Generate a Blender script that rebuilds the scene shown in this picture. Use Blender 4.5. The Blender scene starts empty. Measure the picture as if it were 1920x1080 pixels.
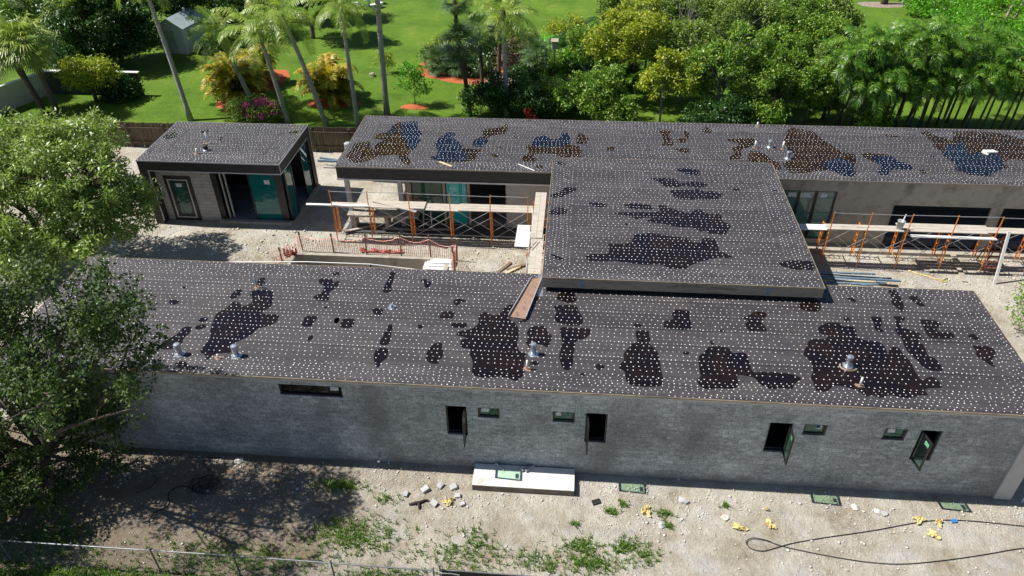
import bpy, bmesh, math, random
import numpy as np
from mathutils import Vector, Matrix
R = math.radians
random.seed(7); rng = np.random.default_rng(7)
scene = bpy.context.scene
COL = scene.collection

# ------------------------------------------------------------------ camera
YAW, PITCH, ROLL = -0.0946, -0.6313, -0.0158
def cam_axes():
    f = Vector((math.sin(YAW)*math.cos(PITCH), math.cos(YAW)*math.cos(PITCH), math.sin(PITCH)))
    r = Vector((math.cos(YAW), -math.sin(YAW), 0)); u = r.cross(f)
    return r*math.cos(ROLL)+u*math.sin(ROLL), -r*math.sin(ROLL)+u*math.cos(ROLL), f
cr, cu, cf = cam_axes()
cam = bpy.data.cameras.new('camera'); co = bpy.data.objects.new('camera', cam); COL.objects.link(co)
co.matrix_world = Matrix(((cr.x, cu.x, -cf.x, 1.4358), (cr.y, cu.y, -cf.y, -17.4104), (cr.z, cu.z, -cf.z, 20.7345), (0, 0, 0, 1)))
cam.sensor_width = 36; cam.lens = 1401.07/1920*36; cam.clip_end = 2000; cam.clip_start = .1
scene.camera = co

# ------------------------------------------------------------------ sky and sun
SUNDIR = Vector((-.715, .05, 1)).normalized()
elev = math.asin(SUNDIR.z)
w = bpy.data.worlds.new('World'); scene.world = w; w.use_nodes = True
nt = w.node_tree; bg = nt.nodes['Background']
sky = nt.nodes.new('ShaderNodeTexSky'); sky.sky_type = 'NISHITA'; sky.sun_disc = False
sky.sun_elevation = elev; sky.sun_rotation = math.atan2(SUNDIR.x, SUNDIR.y)
sky.air_density = 1.0; sky.dust_density = .4; sky.ozone_density = 3.0
nt.links.new(sky.outputs[0], bg.inputs[0]); bg.inputs[1].default_value = .056
sun = bpy.data.lights.new('sun', 'SUN'); sun.energy = 5.0; sun.angle = R(.53); sun.color = (1, .955, .88)
so = bpy.data.objects.new('sun', sun); COL.objects.link(so)
so.rotation_euler = (-SUNDIR).to_track_quat('-Z', 'Y').to_euler(); so.location = (-30, 0, 60)
scene.view_settings.view_transform = 'Standard'; scene.view_settings.look = 'None'
scene.view_settings.exposure = 0.42; scene.view_settings.gamma = 1
try: scene.view_settings.use_curve_mapping = False
except Exception: pass
scene.render.engine = 'CYCLES'
scene.cycles.max_bounces = 8; scene.cycles.transparent_max_bounces = 12

# ------------------------------------------------------------------ materials
def newmat(name):
    m = bpy.data.materials.new(name); m.use_nodes = True
    return m, m.node_tree, m.node_tree.nodes['Principled BSDF']
def N(t, typ, **kw):
    n = t.nodes.new(typ)
    for k, v in kw.items(): setattr(n, k, v)
    return n
def noise(t, vec, scale, detail=4, rough=.6):
    n = N(t, 'ShaderNodeTexNoise'); n.inputs['Scale'].default_value = scale
    n.inputs['Detail'].default_value = detail; n.inputs['Roughness'].default_value = rough
    t.links.new(vec, n.inputs['Vector']); return n.outputs['Fac']
def ramp(t, fac, stops):
    r = N(t, 'ShaderNodeValToRGB'); e = r.color_ramp.elements
    while len(e) < len(stops): e.new(.5)
    for i, (p, c) in enumerate(stops):
        e[i].position = p; e[i].color = (*c, 1) if len(c) == 3 else c
    t.links.new(fac, r.inputs[0]); return r.outputs[0]
def mix(t, fac, a, b, mode='MIX'):
    m = N(t, 'ShaderNodeMix', data_type='RGBA', blend_type=mode)
    for s, v in ((m.inputs[0], fac), (m.inputs[6], a), (m.inputs[7], b)):
        if hasattr(v, 'links'): t.links.new(v, s)
        elif isinstance(v, (int, float)): s.default_value = v
        else: s.default_value = (*v, 1)
    return m.outputs[2]
def math_(t, op, a, b=0.0, c=None):
    m = N(t, 'ShaderNodeMath', operation=op)
    for i, v in enumerate((a, b) if c is None else (a, b, c)):
        if hasattr(v, 'links'): t.links.new(v, m.inputs[i])
        else: m.inputs[i].default_value = v
    return m.outputs[0]
def pos(t):
    return N(t, 'ShaderNodeNewGeometry').outputs['Position']
def objc(t):
    return N(t, 'ShaderNodeTexCoord').outputs['Object']
def scaled(t, vec, s):
    m = N(t, 'ShaderNodeMapping'); m.inputs['Scale'].default_value = s
    t.links.new(vec, m.inputs['Vector']); return m.outputs[0]
def bump(t, b, h, strength, dist):
    n = N(t, 'ShaderNodeBump'); n.inputs['Strength'].default_value = strength; n.inputs['Distance'].default_value = dist
    t.links.new(h, n.inputs['Height']); t.links.new(n.outputs[0], b.inputs['Normal'])
def rough_mat(name, c1, c2, scale=3, rough=.8, metal=0, bumps=0, det=5, stretch=(1, 1, 1), c3=None, spec=None):
    m, t, b = newmat(name)
    v = scaled(t, pos(t), stretch)
    f = noise(t, v, scale, det)
    st = [(.3, c1), (.7, c2)] if c3 is None else [(.28, c1), (.5, c2), (.72, c3)]
    t.links.new(ramp(t, f, st), b.inputs['Base Color'])
    b.inputs['Roughness'].default_value = rough; b.inputs['Metallic'].default_value = metal
    if spec is not None: b.inputs['Specular IOR Level'].default_value = spec
    if bumps: bump(t, b, noise(t, v, scale*6, 4), bumps, .02)
    return m

def felt_mat():
    m, t, b = newmat('roofing_felt'); P = pos(t)
    f = noise(t, scaled(t, P, (.25, 1, 1)), 1.6, 6, .65)
    c = ramp(t, f, [(.3, (.037, .032, .036)), (.5, (.052, .046, .051)), (.72, (.077, .068, .071))])
    sep = N(t, 'ShaderNodeSeparateXYZ'); t.links.new(P, sep.inputs[0])
    wob = math_(t, 'MULTIPLY', noise(t, scaled(t, P, (.3, 0, 0)), 1.0, 3), .05)
    yy = math_(t, 'ADD', sep.outputs['Y'], wob)
    fr = math_(t, 'FRACT', math_(t, 'DIVIDE', yy, .82))
    cell = math_(t, 'FLOOR', math_(t, 'DIVIDE', yy, .82))
    wn = N(t, 'ShaderNodeTexWhiteNoise', noise_dimensions='1D'); t.links.new(cell, wn.inputs['W'])
    tone = math_(t, 'MULTIPLY_ADD', wn.outputs['Value'], .28, .86)
    tn = N(t, 'ShaderNodeCombineXYZ'); [t.links.new(tone, tn.inputs[i]) for i in range(3)]
    c = mix(t, 1.0, c, tn.outputs[0], 'MULTIPLY')
    stain = ramp(t, noise(t, P, .9, 6, .7), [(.50, (0, 0, 0)), (.68, (1, 1, 1))])
    c = mix(t, math_(t, 'MULTIPLY', stain, .35), c, (.10, .082, .070))
    line = math_(t, 'LESS_THAN', fr, .026)
    c = mix(t, line, c, (.010, .009, .010))
    t.links.new(c, b.inputs['Base Color']); b.inputs['Roughness'].default_value = .55
    b.inputs['Specular IOR Level'].default_value = .5
    lap = math_(t, 'SMOOTH_MIN', math_(t, 'MULTIPLY', fr, 12.0), 1.0, .2)
    h = math_(t, 'ADD', math_(t, 'MULTIPLY', noise(t, scaled(t, P, (.5, 1.6, 1)), 2.0, 2), 3.0), math_(t, 'MULTIPLY', lap, .8))
    bump(t, b, h, .3, .012)
    return m
FELT = felt_mat()
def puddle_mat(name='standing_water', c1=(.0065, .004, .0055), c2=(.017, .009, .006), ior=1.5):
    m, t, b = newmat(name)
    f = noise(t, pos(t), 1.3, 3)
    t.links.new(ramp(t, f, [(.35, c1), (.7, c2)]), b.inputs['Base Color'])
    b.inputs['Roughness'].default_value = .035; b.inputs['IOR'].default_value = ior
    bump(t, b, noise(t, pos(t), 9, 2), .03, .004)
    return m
PUD = puddle_mat(); SKYW = puddle_mat('sky_tinted_water', (.003, .005, .012), (.007, .009, .02), 1.5); MUDDYW = puddle_mat('muddy_water', (.013, .007, .003), (.034, .019, .007), 1.16)  # bluish sheets paint the sky reflection into the water's base colour
def tin_mat():
    m, t, b = newmat('tin_cap'); g = N(t, 'ShaderNodeNewGeometry')
    t.links.new(ramp(t, g.outputs['Random Per Island'], [(.05, (.34, .36, .38)), (.3, (.62, .67, .70)), (.9, (.88, .91, .93))]), b.inputs['Base Color'])
    b.inputs['Roughness'].default_value = .42; return m
TIN = tin_mat()
def stucco_mat():
    m, t, b = newmat('grey_stucco'); P = pos(t)
    big = noise(t, scaled(t, P, (.35, 1, .55)), 1.3, 5, .6)
    mid = noise(t, scaled(t, P, (1.0, 1, 2.0)), 3.2, 5, .75)
    v1 = noise(t, scaled(t, P, (2.6, 1, .9)), 8.5, 4, .8); v2 = noise(t, scaled(t, P, (.8, 1, 3.2)), 7.5, 4, .8)
    fine = math_(t, 'MULTIPLY', math_(t, 'ADD', v1, v2), .5)
    s = math_(t, 'ADD', math_(t, 'MULTIPLY', big, .20), math_(t, 'ADD', math_(t, 'MULTIPLY', mid, .22), math_(t, 'MULTIPLY', fine, .58)))
    c = ramp(t, s, [(.405, (.12, .132, .14)), (.5, (.36, .385, .40)), (.595, (.70, .735, .755))])
    br = N(t, 'ShaderNodeTexBrick'); br.inputs['Scale'].default_value = 1; br.inputs['Brick Width'].default_value = .4
    br.inputs['Row Height'].default_value = .2; br.inputs['Mortar Size'].default_value = .012; br.inputs['Mortar Smooth'].default_value = .6
    br.inputs['Color1'].default_value = (.80, .80, .80, 1); br.inputs['Color2'].default_value = (1.12, 1.12, 1.12, 1); br.inputs['Mortar'].default_value = (.62, .62, .62, 1)
    mp = N(t, 'ShaderNodeMapping'); mp.inputs['Rotation'].default_value = (R(90), 0, 0); t.links.new(P, mp.inputs[0]); t.links.new(mp.outputs[0], br.inputs['Vector'])
    c = mix(t, .85, c, mix(t, 1.0, c, br.outputs['Color'], 'MULTIPLY'))
    damp = ramp(t, noise(t, scaled(t, P, (.5, 1, .22)), 1.1, 4), [(.50, (0, 0, 0)), (.66, (1, 1, 1))])
    damp = mix(t, 1.0, damp, ramp(t, mid, [(.35, (.25, .25, .25)), (.6, (1, 1, 1))]), 'MULTIPLY')
    c = mix(t, math_(t, 'MULTIPLY', damp, .6), c, (.13, .115, .10))
    sep = N(t, 'ShaderNodeSeparateXYZ'); t.links.new(P, sep.inputs[0])
    base = N(t, 'ShaderNodeMapRange'); base.inputs['From Min'].default_value = .45; base.inputs['From Max'].default_value = .0
    t.links.new(math_(t, 'ADD', sep.outputs['Z'], math_(t, 'MULTIPLY_ADD', mid, .5, -.25)), base.inputs['Value'])
    c = mix(t, math_(t, 'MULTIPLY', base.outputs[0], .65), c, (.24, .20, .15))
    t.links.new(c, b.inputs['Base Color']); b.inputs['Roughness'].default_value = .9
    bump(t, b, math_(t, 'ADD', fine, mid), .8, .03)
    return m
STUCCO = stucco_mat()
STUCCO_TRIM = rough_mat('stucco_trim', (.40, .40, .39), (.52, .52, .51), 4, .85, bumps=.1)
STUCCO_OLIVE = rough_mat('stucco_raw', (.20, .18, .145), (.40, .36, .30), 1.2, .9, bumps=.3, c3=(.30, .27, .225))
PIER = rough_mat('smooth_render', (.44, .43, .42), (.52, .51, .50), 2, .8)
BLACKF = rough_mat('black_membrane', (.018, .016, .018), (.035, .032, .034), 2.5, .55, stretch=(1, 1, 3))
TAR_SHADE = rough_mat('tar_and_eave_shade', (.012, .012, .014), (.03, .03, .033), 3, .5, bumps=.3)  # real tar on the foundation, also painted shade under the raised eave
TRIM = rough_mat('metal_trim', (.45, .46, .48), (.58, .58, .60), 6, .4, .2)
WOODF = rough_mat('weathered_fascia', (.17, .135, .10), (.36, .30, .235), 2.2, .85, bumps=.3, stretch=(.4, 1, 3), c3=(.26, .21, .165))
EDGEW = rough_mat('edge_batten', (.05, .04, .03), (.42, .33, .21), 1.2, .7, stretch=(.6, 1, 1), c3=(.12, .092, .065))
BOARDF = None
def boardform_mat():
    m, t, b = newmat('board_formed_concrete'); P = pos(t)
    br = N(t, 'ShaderNodeTexBrick'); br.inputs['Scale'].default_value = 1; br.inputs['Brick Width'].default_value = .9
    br.inputs['Row Height'].default_value = .2; br.inputs['Mortar Size'].default_value = .008
    br.inputs['Color1'].default_value = (.52, .50, .49, 1); br.inputs['Color2'].default_value = (.57, .545, .53, 1)
    br.inputs['Mortar'].default_value = (.2, .18, .17, 1)
    mp = N(t, 'ShaderNodeMapping'); mp.inputs['Rotation'].default_value = (R(90), 0, 0)
    t.links.new(P, mp.inputs[0]); t.links.new(mp.outputs[0], br.inputs['Vector'])
    c = mix(t, .6, br.outputs['Color'], ramp(t, noise(t, P, 3, 5), [(.3, (.5, .45, .42)), (.7, (1, 1, 1))]), 'MULTIPLY')
    t.links.new(c, b.inputs['Base Color']); b.inputs['Roughness'].default_value = .9
    return m
BOARDF = boardform_mat()
CONC = rough_mat('pale_concrete', (.46, .44, .40), (.74, .72, .68), 2.2, .85, bumps=.15, c3=(.66, .63, .58))
CONC2 = rough_mat('raw_concrete', (.25, .22, .18), (.40, .37, .31), 1.6, .9, bumps=.2, c3=(.34, .30, .25))
CONCEDGE = rough_mat('stained_concrete', (.14, .10, .08), (.26, .22, .18), 3, .9)
FRAME = rough_mat('window_frame', (.012, .012, .014), (.022, .022, .025), 4, .35)
STICK = None
def sticker_mat():
    m, t, b = newmat('label_paper'); 
    f = noise(t, scaled(t, objc(t), (1, 1, 2.2)), 22, 1)
    t.links.new(ramp(t, f, [(.46, (.32, .36, .42)), (.54, (.78, .80, .82))]), b.inputs['Base Color']); b.inputs['Roughness'].default_value = .6
    return m
STICK = sticker_mat()
def glass_mat(name, tint, gl=.1, body=(.02, .06, .05), solid=.3):
    m, t, b = newmat(name); out = t.nodes['Material Output']
    tr = N(t, 'ShaderNodeBsdfTransparent'); tr.inputs[0].default_value = (*tint, 1)
    b.inputs['Base Color'].default_value = (*body, 1); b.inputs['Roughness'].default_value = .03
    mx = N(t, 'ShaderNodeMixShader'); mx.inputs[0].default_value = solid
    t.links.new(tr.outputs[0], mx.inputs[1]); t.links.new(b.outputs[0], mx.inputs[2])
    gs = N(t, 'ShaderNodeBsdfGlossy'); gs.inputs['Roughness'].default_value = .02
    lw_ = N(t, 'ShaderNodeLayerWeight'); fr = math_(t, 'MULTIPLY_ADD', math_(t, 'POWER', lw_.outputs['Facing'], 4.0), .6, .04)
    m2 = N(t, 'ShaderNodeMixShader'); t.links.new(fr, m2.inputs[0])
    t.links.new(mx.outputs[0], m2.inputs[1]); t.links.new(gs.outputs[0], m2.inputs[2])
    t.links.new(m2.outputs[0], out.inputs[0]); return m
GLASS = glass_mat('green_tinted_glass', (.78, .97, .84), solid=.03, body=(.02, .09, .06))
GLASSD = glass_mat('closed_green_glass', (.32, .52, .44), solid=.6, body=(.03, .15, .11))
GLASSK = glass_mat('dark_glass', (.25, .35, .33), solid=.5, body=(.004, .010, .012))
GLASS_SHEEN = glass_mat('sky_reflect_glass', (.3, .5, .45), solid=.75, body=(.10, .24, .20))  # paler body paints in the sky and greenery reflected by the panes
TEAL = glass_mat('teal_glass', (.22, .62, .60), solid=.42, body=(.008, .26, .26))
TURQ = glass_mat('turquoise_film_glass', (.2, .6, .6), solid=.85, body=(.02, .58, .56))
GALV = rough_mat('galvanised_steel', (.42, .46, .50), (.68, .72, .76), 9, .32, .75)
PVC = rough_mat('white_pvc', (.72, .72, .70), (.82, .82, .80), 5, .4)
GREYPL = rough_mat('grey_plastic', (.30, .33, .36), (.42, .45, .47), 5, .5)
ORANGE = rough_mat('orange_steel', (.50, .13, .012), (.72, .22, .02), 6, .45, c3=(.62, .17, .014))
STEEL = rough_mat('bare_steel', (.36, .36, .36), (.58, .58, .57), 6, .4, .5)
PLANK = rough_mat('pale_plank', (.26, .23, .195), (.52, .47, .41), 3, .8, stretch=(.5, 3, 1), c3=(.38, .345, .30))
PLANKD = rough_mat('grey_plank', (.30, .26, .21), (.46, .41, .35), 3, .8)
WHITE = rough_mat('white_paint', (.70, .70, .68), (.82, .82, .80), 3, .5)
RED = rough_mat('rusty_red_steel', (.20, .045, .02), (.36, .08, .035), 5, .6)
RUSTY = rough_mat('rust_sheet', (.20, .10, .06), (.36, .24, .18), 4, .55, .2, c3=(.28, .17, .11))
ORMESH = rough_mat('orange_mesh', (.60, .16, .10), (.80, .40, .32), 6, .7, c3=(.72, .34, .26))
REDMESH = rough_mat('red_mesh', (.34, .04, .04), (.58, .16, .14), 9, .7)
FENCEW = rough_mat('fence_board', (.028, .020, .014), (.15, .11, .075), 2.3, .9, stretch=(4, 4, .35), c3=(.062, .045, .03))
POSTW = rough_mat('wooden_post', (.13, .085, .05), (.26, .18, .11), 3, .85, stretch=(3, 3, .5))
CHAIN = rough_mat('chain_link_wire', (.12, .13, .14), (.22, .24, .25), 6, .45, .4)
BLACKC = rough_mat('black_rubber', (.012, .012, .012), (.025, .024, .024), 6, .6)
SCREEN = rough_mat('dark_windscreen', (.012, .013, .012), (.02, .022, .02), 4, .85)
YELLOW = rough_mat('yellow_paper', (.50, .38, .13), (.78, .64, .30), 7, .8, c3=(.70, .58, .33))
BLUEP = rough_mat('blue_plastic', (.03, .16, .42), (.05, .22, .5), 6, .5)
PIPEB = rough_mat('blue_grey_pipe', (.12, .20, .28), (.22, .31, .40), 5, .4)
ROCK = rough_mat('limestone_rubble', (.36, .33, .28), (.66, .63, .56), 6, .9, bumps=.3, c3=(.55, .53, .49))
BLOCK = rough_mat('grey_block', (.36, .36, .37), (.55, .55, .55), 6, .9, bumps=.2)
MULCH = rough_mat('red_mulch', (.22, .045, .015), (.50, .13, .05), 9, .95, bumps=.6, c3=(.36, .08, .03))
MULCHG = rough_mat('grey_mulch', (.20, .15, .12), (.36, .29, .24), 6, .95, bumps=.5)
WOODL = rough_mat('raw_timber', (.50, .38, .22), (.72, .60, .40), 5, .8)
ROOT = rough_mat('dark_root', (.02, .014, .010), (.05, .034, .026), 7, .8)
SHEDW = rough_mat('shed_siding', (.55, .60, .66), (.68, .72, .78), 2, .6, stretch=(1, 1, 6))
SHEDR = rough_mat('shed_roof', (.32, .40, .40), (.46, .54, .53), 2, .5)
CWALL = rough_mat('painted_wall', (.44, .44, .42), (.56, .56, .53), 1.5, .85, bumps=.1)
SHADEWALL = rough_mat('shade_toned_wall', (.03, .03, .026), (.085, .08, .07), 1.5, .9)  # near-black colour paints in the shade of the trees around the wall
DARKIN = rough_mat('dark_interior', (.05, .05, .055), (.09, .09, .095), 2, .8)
SLABIN = rough_mat('interior_slab', (.22, .22, .24), (.32, .32, .34), 1.5, .7)
TERR = rough_mat('terrace_slab', (.05, .05, .055), (.10, .10, .105), 2, .7)
TRUNKG = rough_mat('palm_trunk_grey', (.20, .18, .16), (.40, .37, .33), 1.1, .9, bumps=.5, stretch=(1, 1, 9), c3=(.30, .27, .24))
TRUNKB = rough_mat('palm_trunk_brown', (.055, .040, .030), (.15, .11, .085), 3, .95, bumps=.8, stretch=(1, 1, 5))
BARK = rough_mat('tree_bark', (.065, .050, .038), (.17, .14, .115), 3, .95, bumps=.6, stretch=(3, 3, .8))
BARKP = rough_mat('pale_bark', (.20, .18, .16), (.36, .34, .31), 3, .95, bumps=.5, stretch=(3, 3, .8))
STEMD = rough_mat('slender_stem', (.05, .045, .035), (.11, .10, .085), 4, .9, stretch=(1, 1, 6))

def leafmat(name, c1, c2, c3, rough=.45, tl=.25, spread=(.15, .5, .85), clump=.5):
    m, t, b = newmat(name); out = t.nodes['Material Output']
    g = N(t, 'ShaderNodeNewGeometry')
    f = math_(t, 'ADD', math_(t, 'MULTIPLY', g.outputs['Random Per Island'], 1-clump),
              math_(t, 'MULTIPLY', noise(t, objc(t), .9, 3), clump))
    c = ramp(t, f, [(spread[0], c1), (spread[1], c2), (spread[2], c3)])
    t.links.new(c, b.inputs['Base Color']); b.inputs['Roughness'].default_value = rough
    tr = N(t, 'ShaderNodeBsdfTranslucent'); t.links.new(mix(t, 1.0, c, (1.15, 1.3, .6), 'MULTIPLY'), tr.inputs[0])
    mx = N(t, 'ShaderNodeMixShader'); mx.inputs[0].default_value = tl
    t.links.new(b.outputs[0], mx.inputs[1]); t.links.new(tr.outputs[0], mx.inputs[2]); t.links.new(mx.outputs[0], out.inputs[0])
    return m
L_LIGHT = leafmat('glossy_light_leaf', (.12, .21, .035), (.27, .38, .08), (.50, .58, .23), .38, .3)
L_DARK = leafmat('small_dark_leaf', (.017, .042, .009), (.05, .10, .015), (.15, .21, .045), .6, .25)
L_MID = leafmat('mid_green_leaf', (.035, .10, .010), (.14, .28, .026), (.44, .56, .085), .45, .3)
L_YEL = leafmat('yellow_green_leaf', (.10, .19, .012), (.32, .39, .028), (.66, .63, .06), .5, .3)
L_DEEP = leafmat('deep_green_leaf', (.014, .045, .010), (.035, .10, .016), (.08, .18, .03), .4, .2)
L_HEDGE = leafmat('bright_hedge_leaf', (.06, .22, .008), (.12, .36, .015), (.25, .50, .04), .4, .3)
L_SPARSE = leafmat('olive_leaf', (.06, .13, .018), (.18, .28, .045), (.40, .48, .11), .5, .3)
L_COCO = leafmat('coconut_frond', (.08, .16, .022), (.24, .36, .05), (.60, .64, .17), .4, .3, clump=.6)
L_SABAL = leafmat('sabal_frond', (.09, .16, .03), (.26, .36, .065), (.58, .60, .19), .4, .25, clump=.6)
L_FAN = leafmat('dark_fan_frond', (.035, .08, .028), (.09, .17, .055), (.30, .42, .17), .4, .2)
L_ARECA = leafmat('green_row_frond', (.018, .07, .010), (.085, .21, .018), (.34, .50, .07), .38, .28, clump=.6)
L_GOLD = leafmat('golden_frond', (.06, .13, .012), (.38, .36, .025), (.82, .44, .04), .45, .3, clump=.55)
L_PINK = leafmat('pink_bract', (.30, .03, .14), (.5, .07, .28), (.65, .16, .42), .6, .3)
L_RED = leafmat('red_leaf', (.22, .01, .015), (.42, .02, .03), (.50, .10, .05), .5, .25)
L_GRASS = leafmat('weed_blade', (.05, .125, .012), (.11, .225, .02), (.24, .34, .055), .55, .3)
L_DRY = leafmat('dry_frond', (.12, .09, .06), (.22, .17, .12), (.34, .28, .21), .8, .15)

def ground_mat():
    m, t, b = newmat('sandy_dirt'); P = pos(t)
    n1 = noise(t, P, .45, 6, .62); n2 = noise(t, P, 2.1, 6, .65); n3 = noise(t, P, 11, 5, .75); n4 = noise(t, P, 45, 3, .7)
    s = math_(t, 'ADD', math_(t, 'MULTIPLY', n1, .5), math_(t, 'ADD', math_(t, 'MULTIPLY', n2, .3), math_(t, 'MULTIPLY', n3, .2)))
    c = ramp(t, s, [(.36, (.30, .245, .175)), (.44, (.45, .395, .31)), (.52, (.57, .525, .44)), (.62, (.70, .67, .60))])
    grey = ramp(t, noise(t, scaled(t, P, (.7, 1.2, 1)), .9, 5), [(.52, (0, 0, 0)), (.66, (1, 1, 1))])
    c = mix(t, math_(t, 'MULTIPLY', grey, math_(t, 'MULTIPLY_ADD', n3, 1.1, .05)), c, (.56, .56, .55))
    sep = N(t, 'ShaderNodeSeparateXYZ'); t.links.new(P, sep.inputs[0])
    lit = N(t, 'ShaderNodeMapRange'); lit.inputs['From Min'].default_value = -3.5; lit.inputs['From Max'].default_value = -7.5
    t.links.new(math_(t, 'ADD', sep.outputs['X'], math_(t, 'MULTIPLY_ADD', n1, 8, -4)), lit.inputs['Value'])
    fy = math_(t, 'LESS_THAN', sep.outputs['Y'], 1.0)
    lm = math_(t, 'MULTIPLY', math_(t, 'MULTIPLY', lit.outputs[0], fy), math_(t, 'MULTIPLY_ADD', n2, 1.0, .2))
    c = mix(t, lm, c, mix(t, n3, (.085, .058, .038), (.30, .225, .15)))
    wr = math_(t, 'ADD', sep.outputs['Y'], math_(t, 'MULTIPLY', noise(t, scaled(t, P, (.18, 0, 0)), 1.0, 2), 1.6))
    rut = math_(t, 'MAXIMUM', math_(t, 'LESS_THAN', math_(t, 'ABSOLUTE', math_(t, 'ADD', wr, 1.55)), .13), math_(t, 'LESS_THAN', math_(t, 'ABSOLUTE', math_(t, 'ADD', wr, .15)), .12))
    c = mix(t, math_(t, 'MULTIPLY', math_(t, 'MULTIPLY', rut, fy), math_(t, 'MULTIPLY', n3, .38)), c, (.34, .29, .22))
    red = ramp(t, noise(t, P, .8, 4), [(.60, (0, 0, 0)), (.72, (1, 1, 1))])
    c = mix(t, math_(t, 'MULTIPLY', red, .4), c, (.27, .17, .10))
    sp = ramp(t, n4, [(.62, (0, 0, 0)), (.72, (1, 1, 1))])
    c = mix(t, math_(t, 'MULTIPLY', sp, .5), c, (.68, .65, .58))
    dk = ramp(t, noise(t, P, 30, 4, .8), [(.34, (1, 1, 1)), (.42, (0, 0, 0))])
    c = mix(t, math_(t, 'MULTIPLY', dk, .45), c, (.15, .12, .085))
    t.links.new(c, b.inputs['Base Color']); b.inputs['Roughness'].default_value = .95
    b.inputs['Specular IOR Level'].default_value = .15
    h = math_(t, 'ADD', math_(t, 'MULTIPLY', n2, 2), math_(t, 'ADD', n3, math_(t, 'MULTIPLY', n4, .5)))
    # faint wheel ruts running along the strip
    bump(t, b, h, 1.0, .09)
    return m
GROUND = ground_mat()
def lawn_mat():
    m, t, b = newmat('mown_lawn'); P = pos(t)
    n1 = noise(t, P, .28, 5, .6); n2 = noise(t, P, 1.6, 6, .7); n3 = noise(t, P, 13, 4, .8)
    s = math_(t, 'ADD', math_(t, 'MULTIPLY', n1, .45), math_(t, 'ADD', math_(t, 'MULTIPLY', n2, .25), math_(t, 'MULTIPLY', n3, .30)))
    c = ramp(t, s, [(.36, (.060, .135, .011)), (.48, (.118, .225, .018)), (.58, (.17, .285, .026)), (.70, (.28, .36, .07))])
    dry = ramp(t, noise(t, P, .55, 5, .7), [(.56, (0, 0, 0)), (.72, (1, 1, 1))])
    c = mix(t, math_(t, 'MULTIPLY', dry, .55), c, (.32, .33, .09))
    drk = ramp(t, noise(t, P, 5, 5, .8), [(.30, (1, 1, 1)), (.47, (0, 0, 0))])
    c = mix(t, math_(t, 'MULTIPLY', drk, .6), c, (.045, .12, .012))
    t.links.new(c, b.inputs['Base Color']); b.inputs['Roughness'].default_value = .8; b.inputs['Specular IOR Level'].default_value = .2
    bump(t, b, math_(t, 'ADD', n3, noise(t, P, 40, 3, .8)), .9, .08)
    return m
LAWN = lawn_mat()

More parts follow.
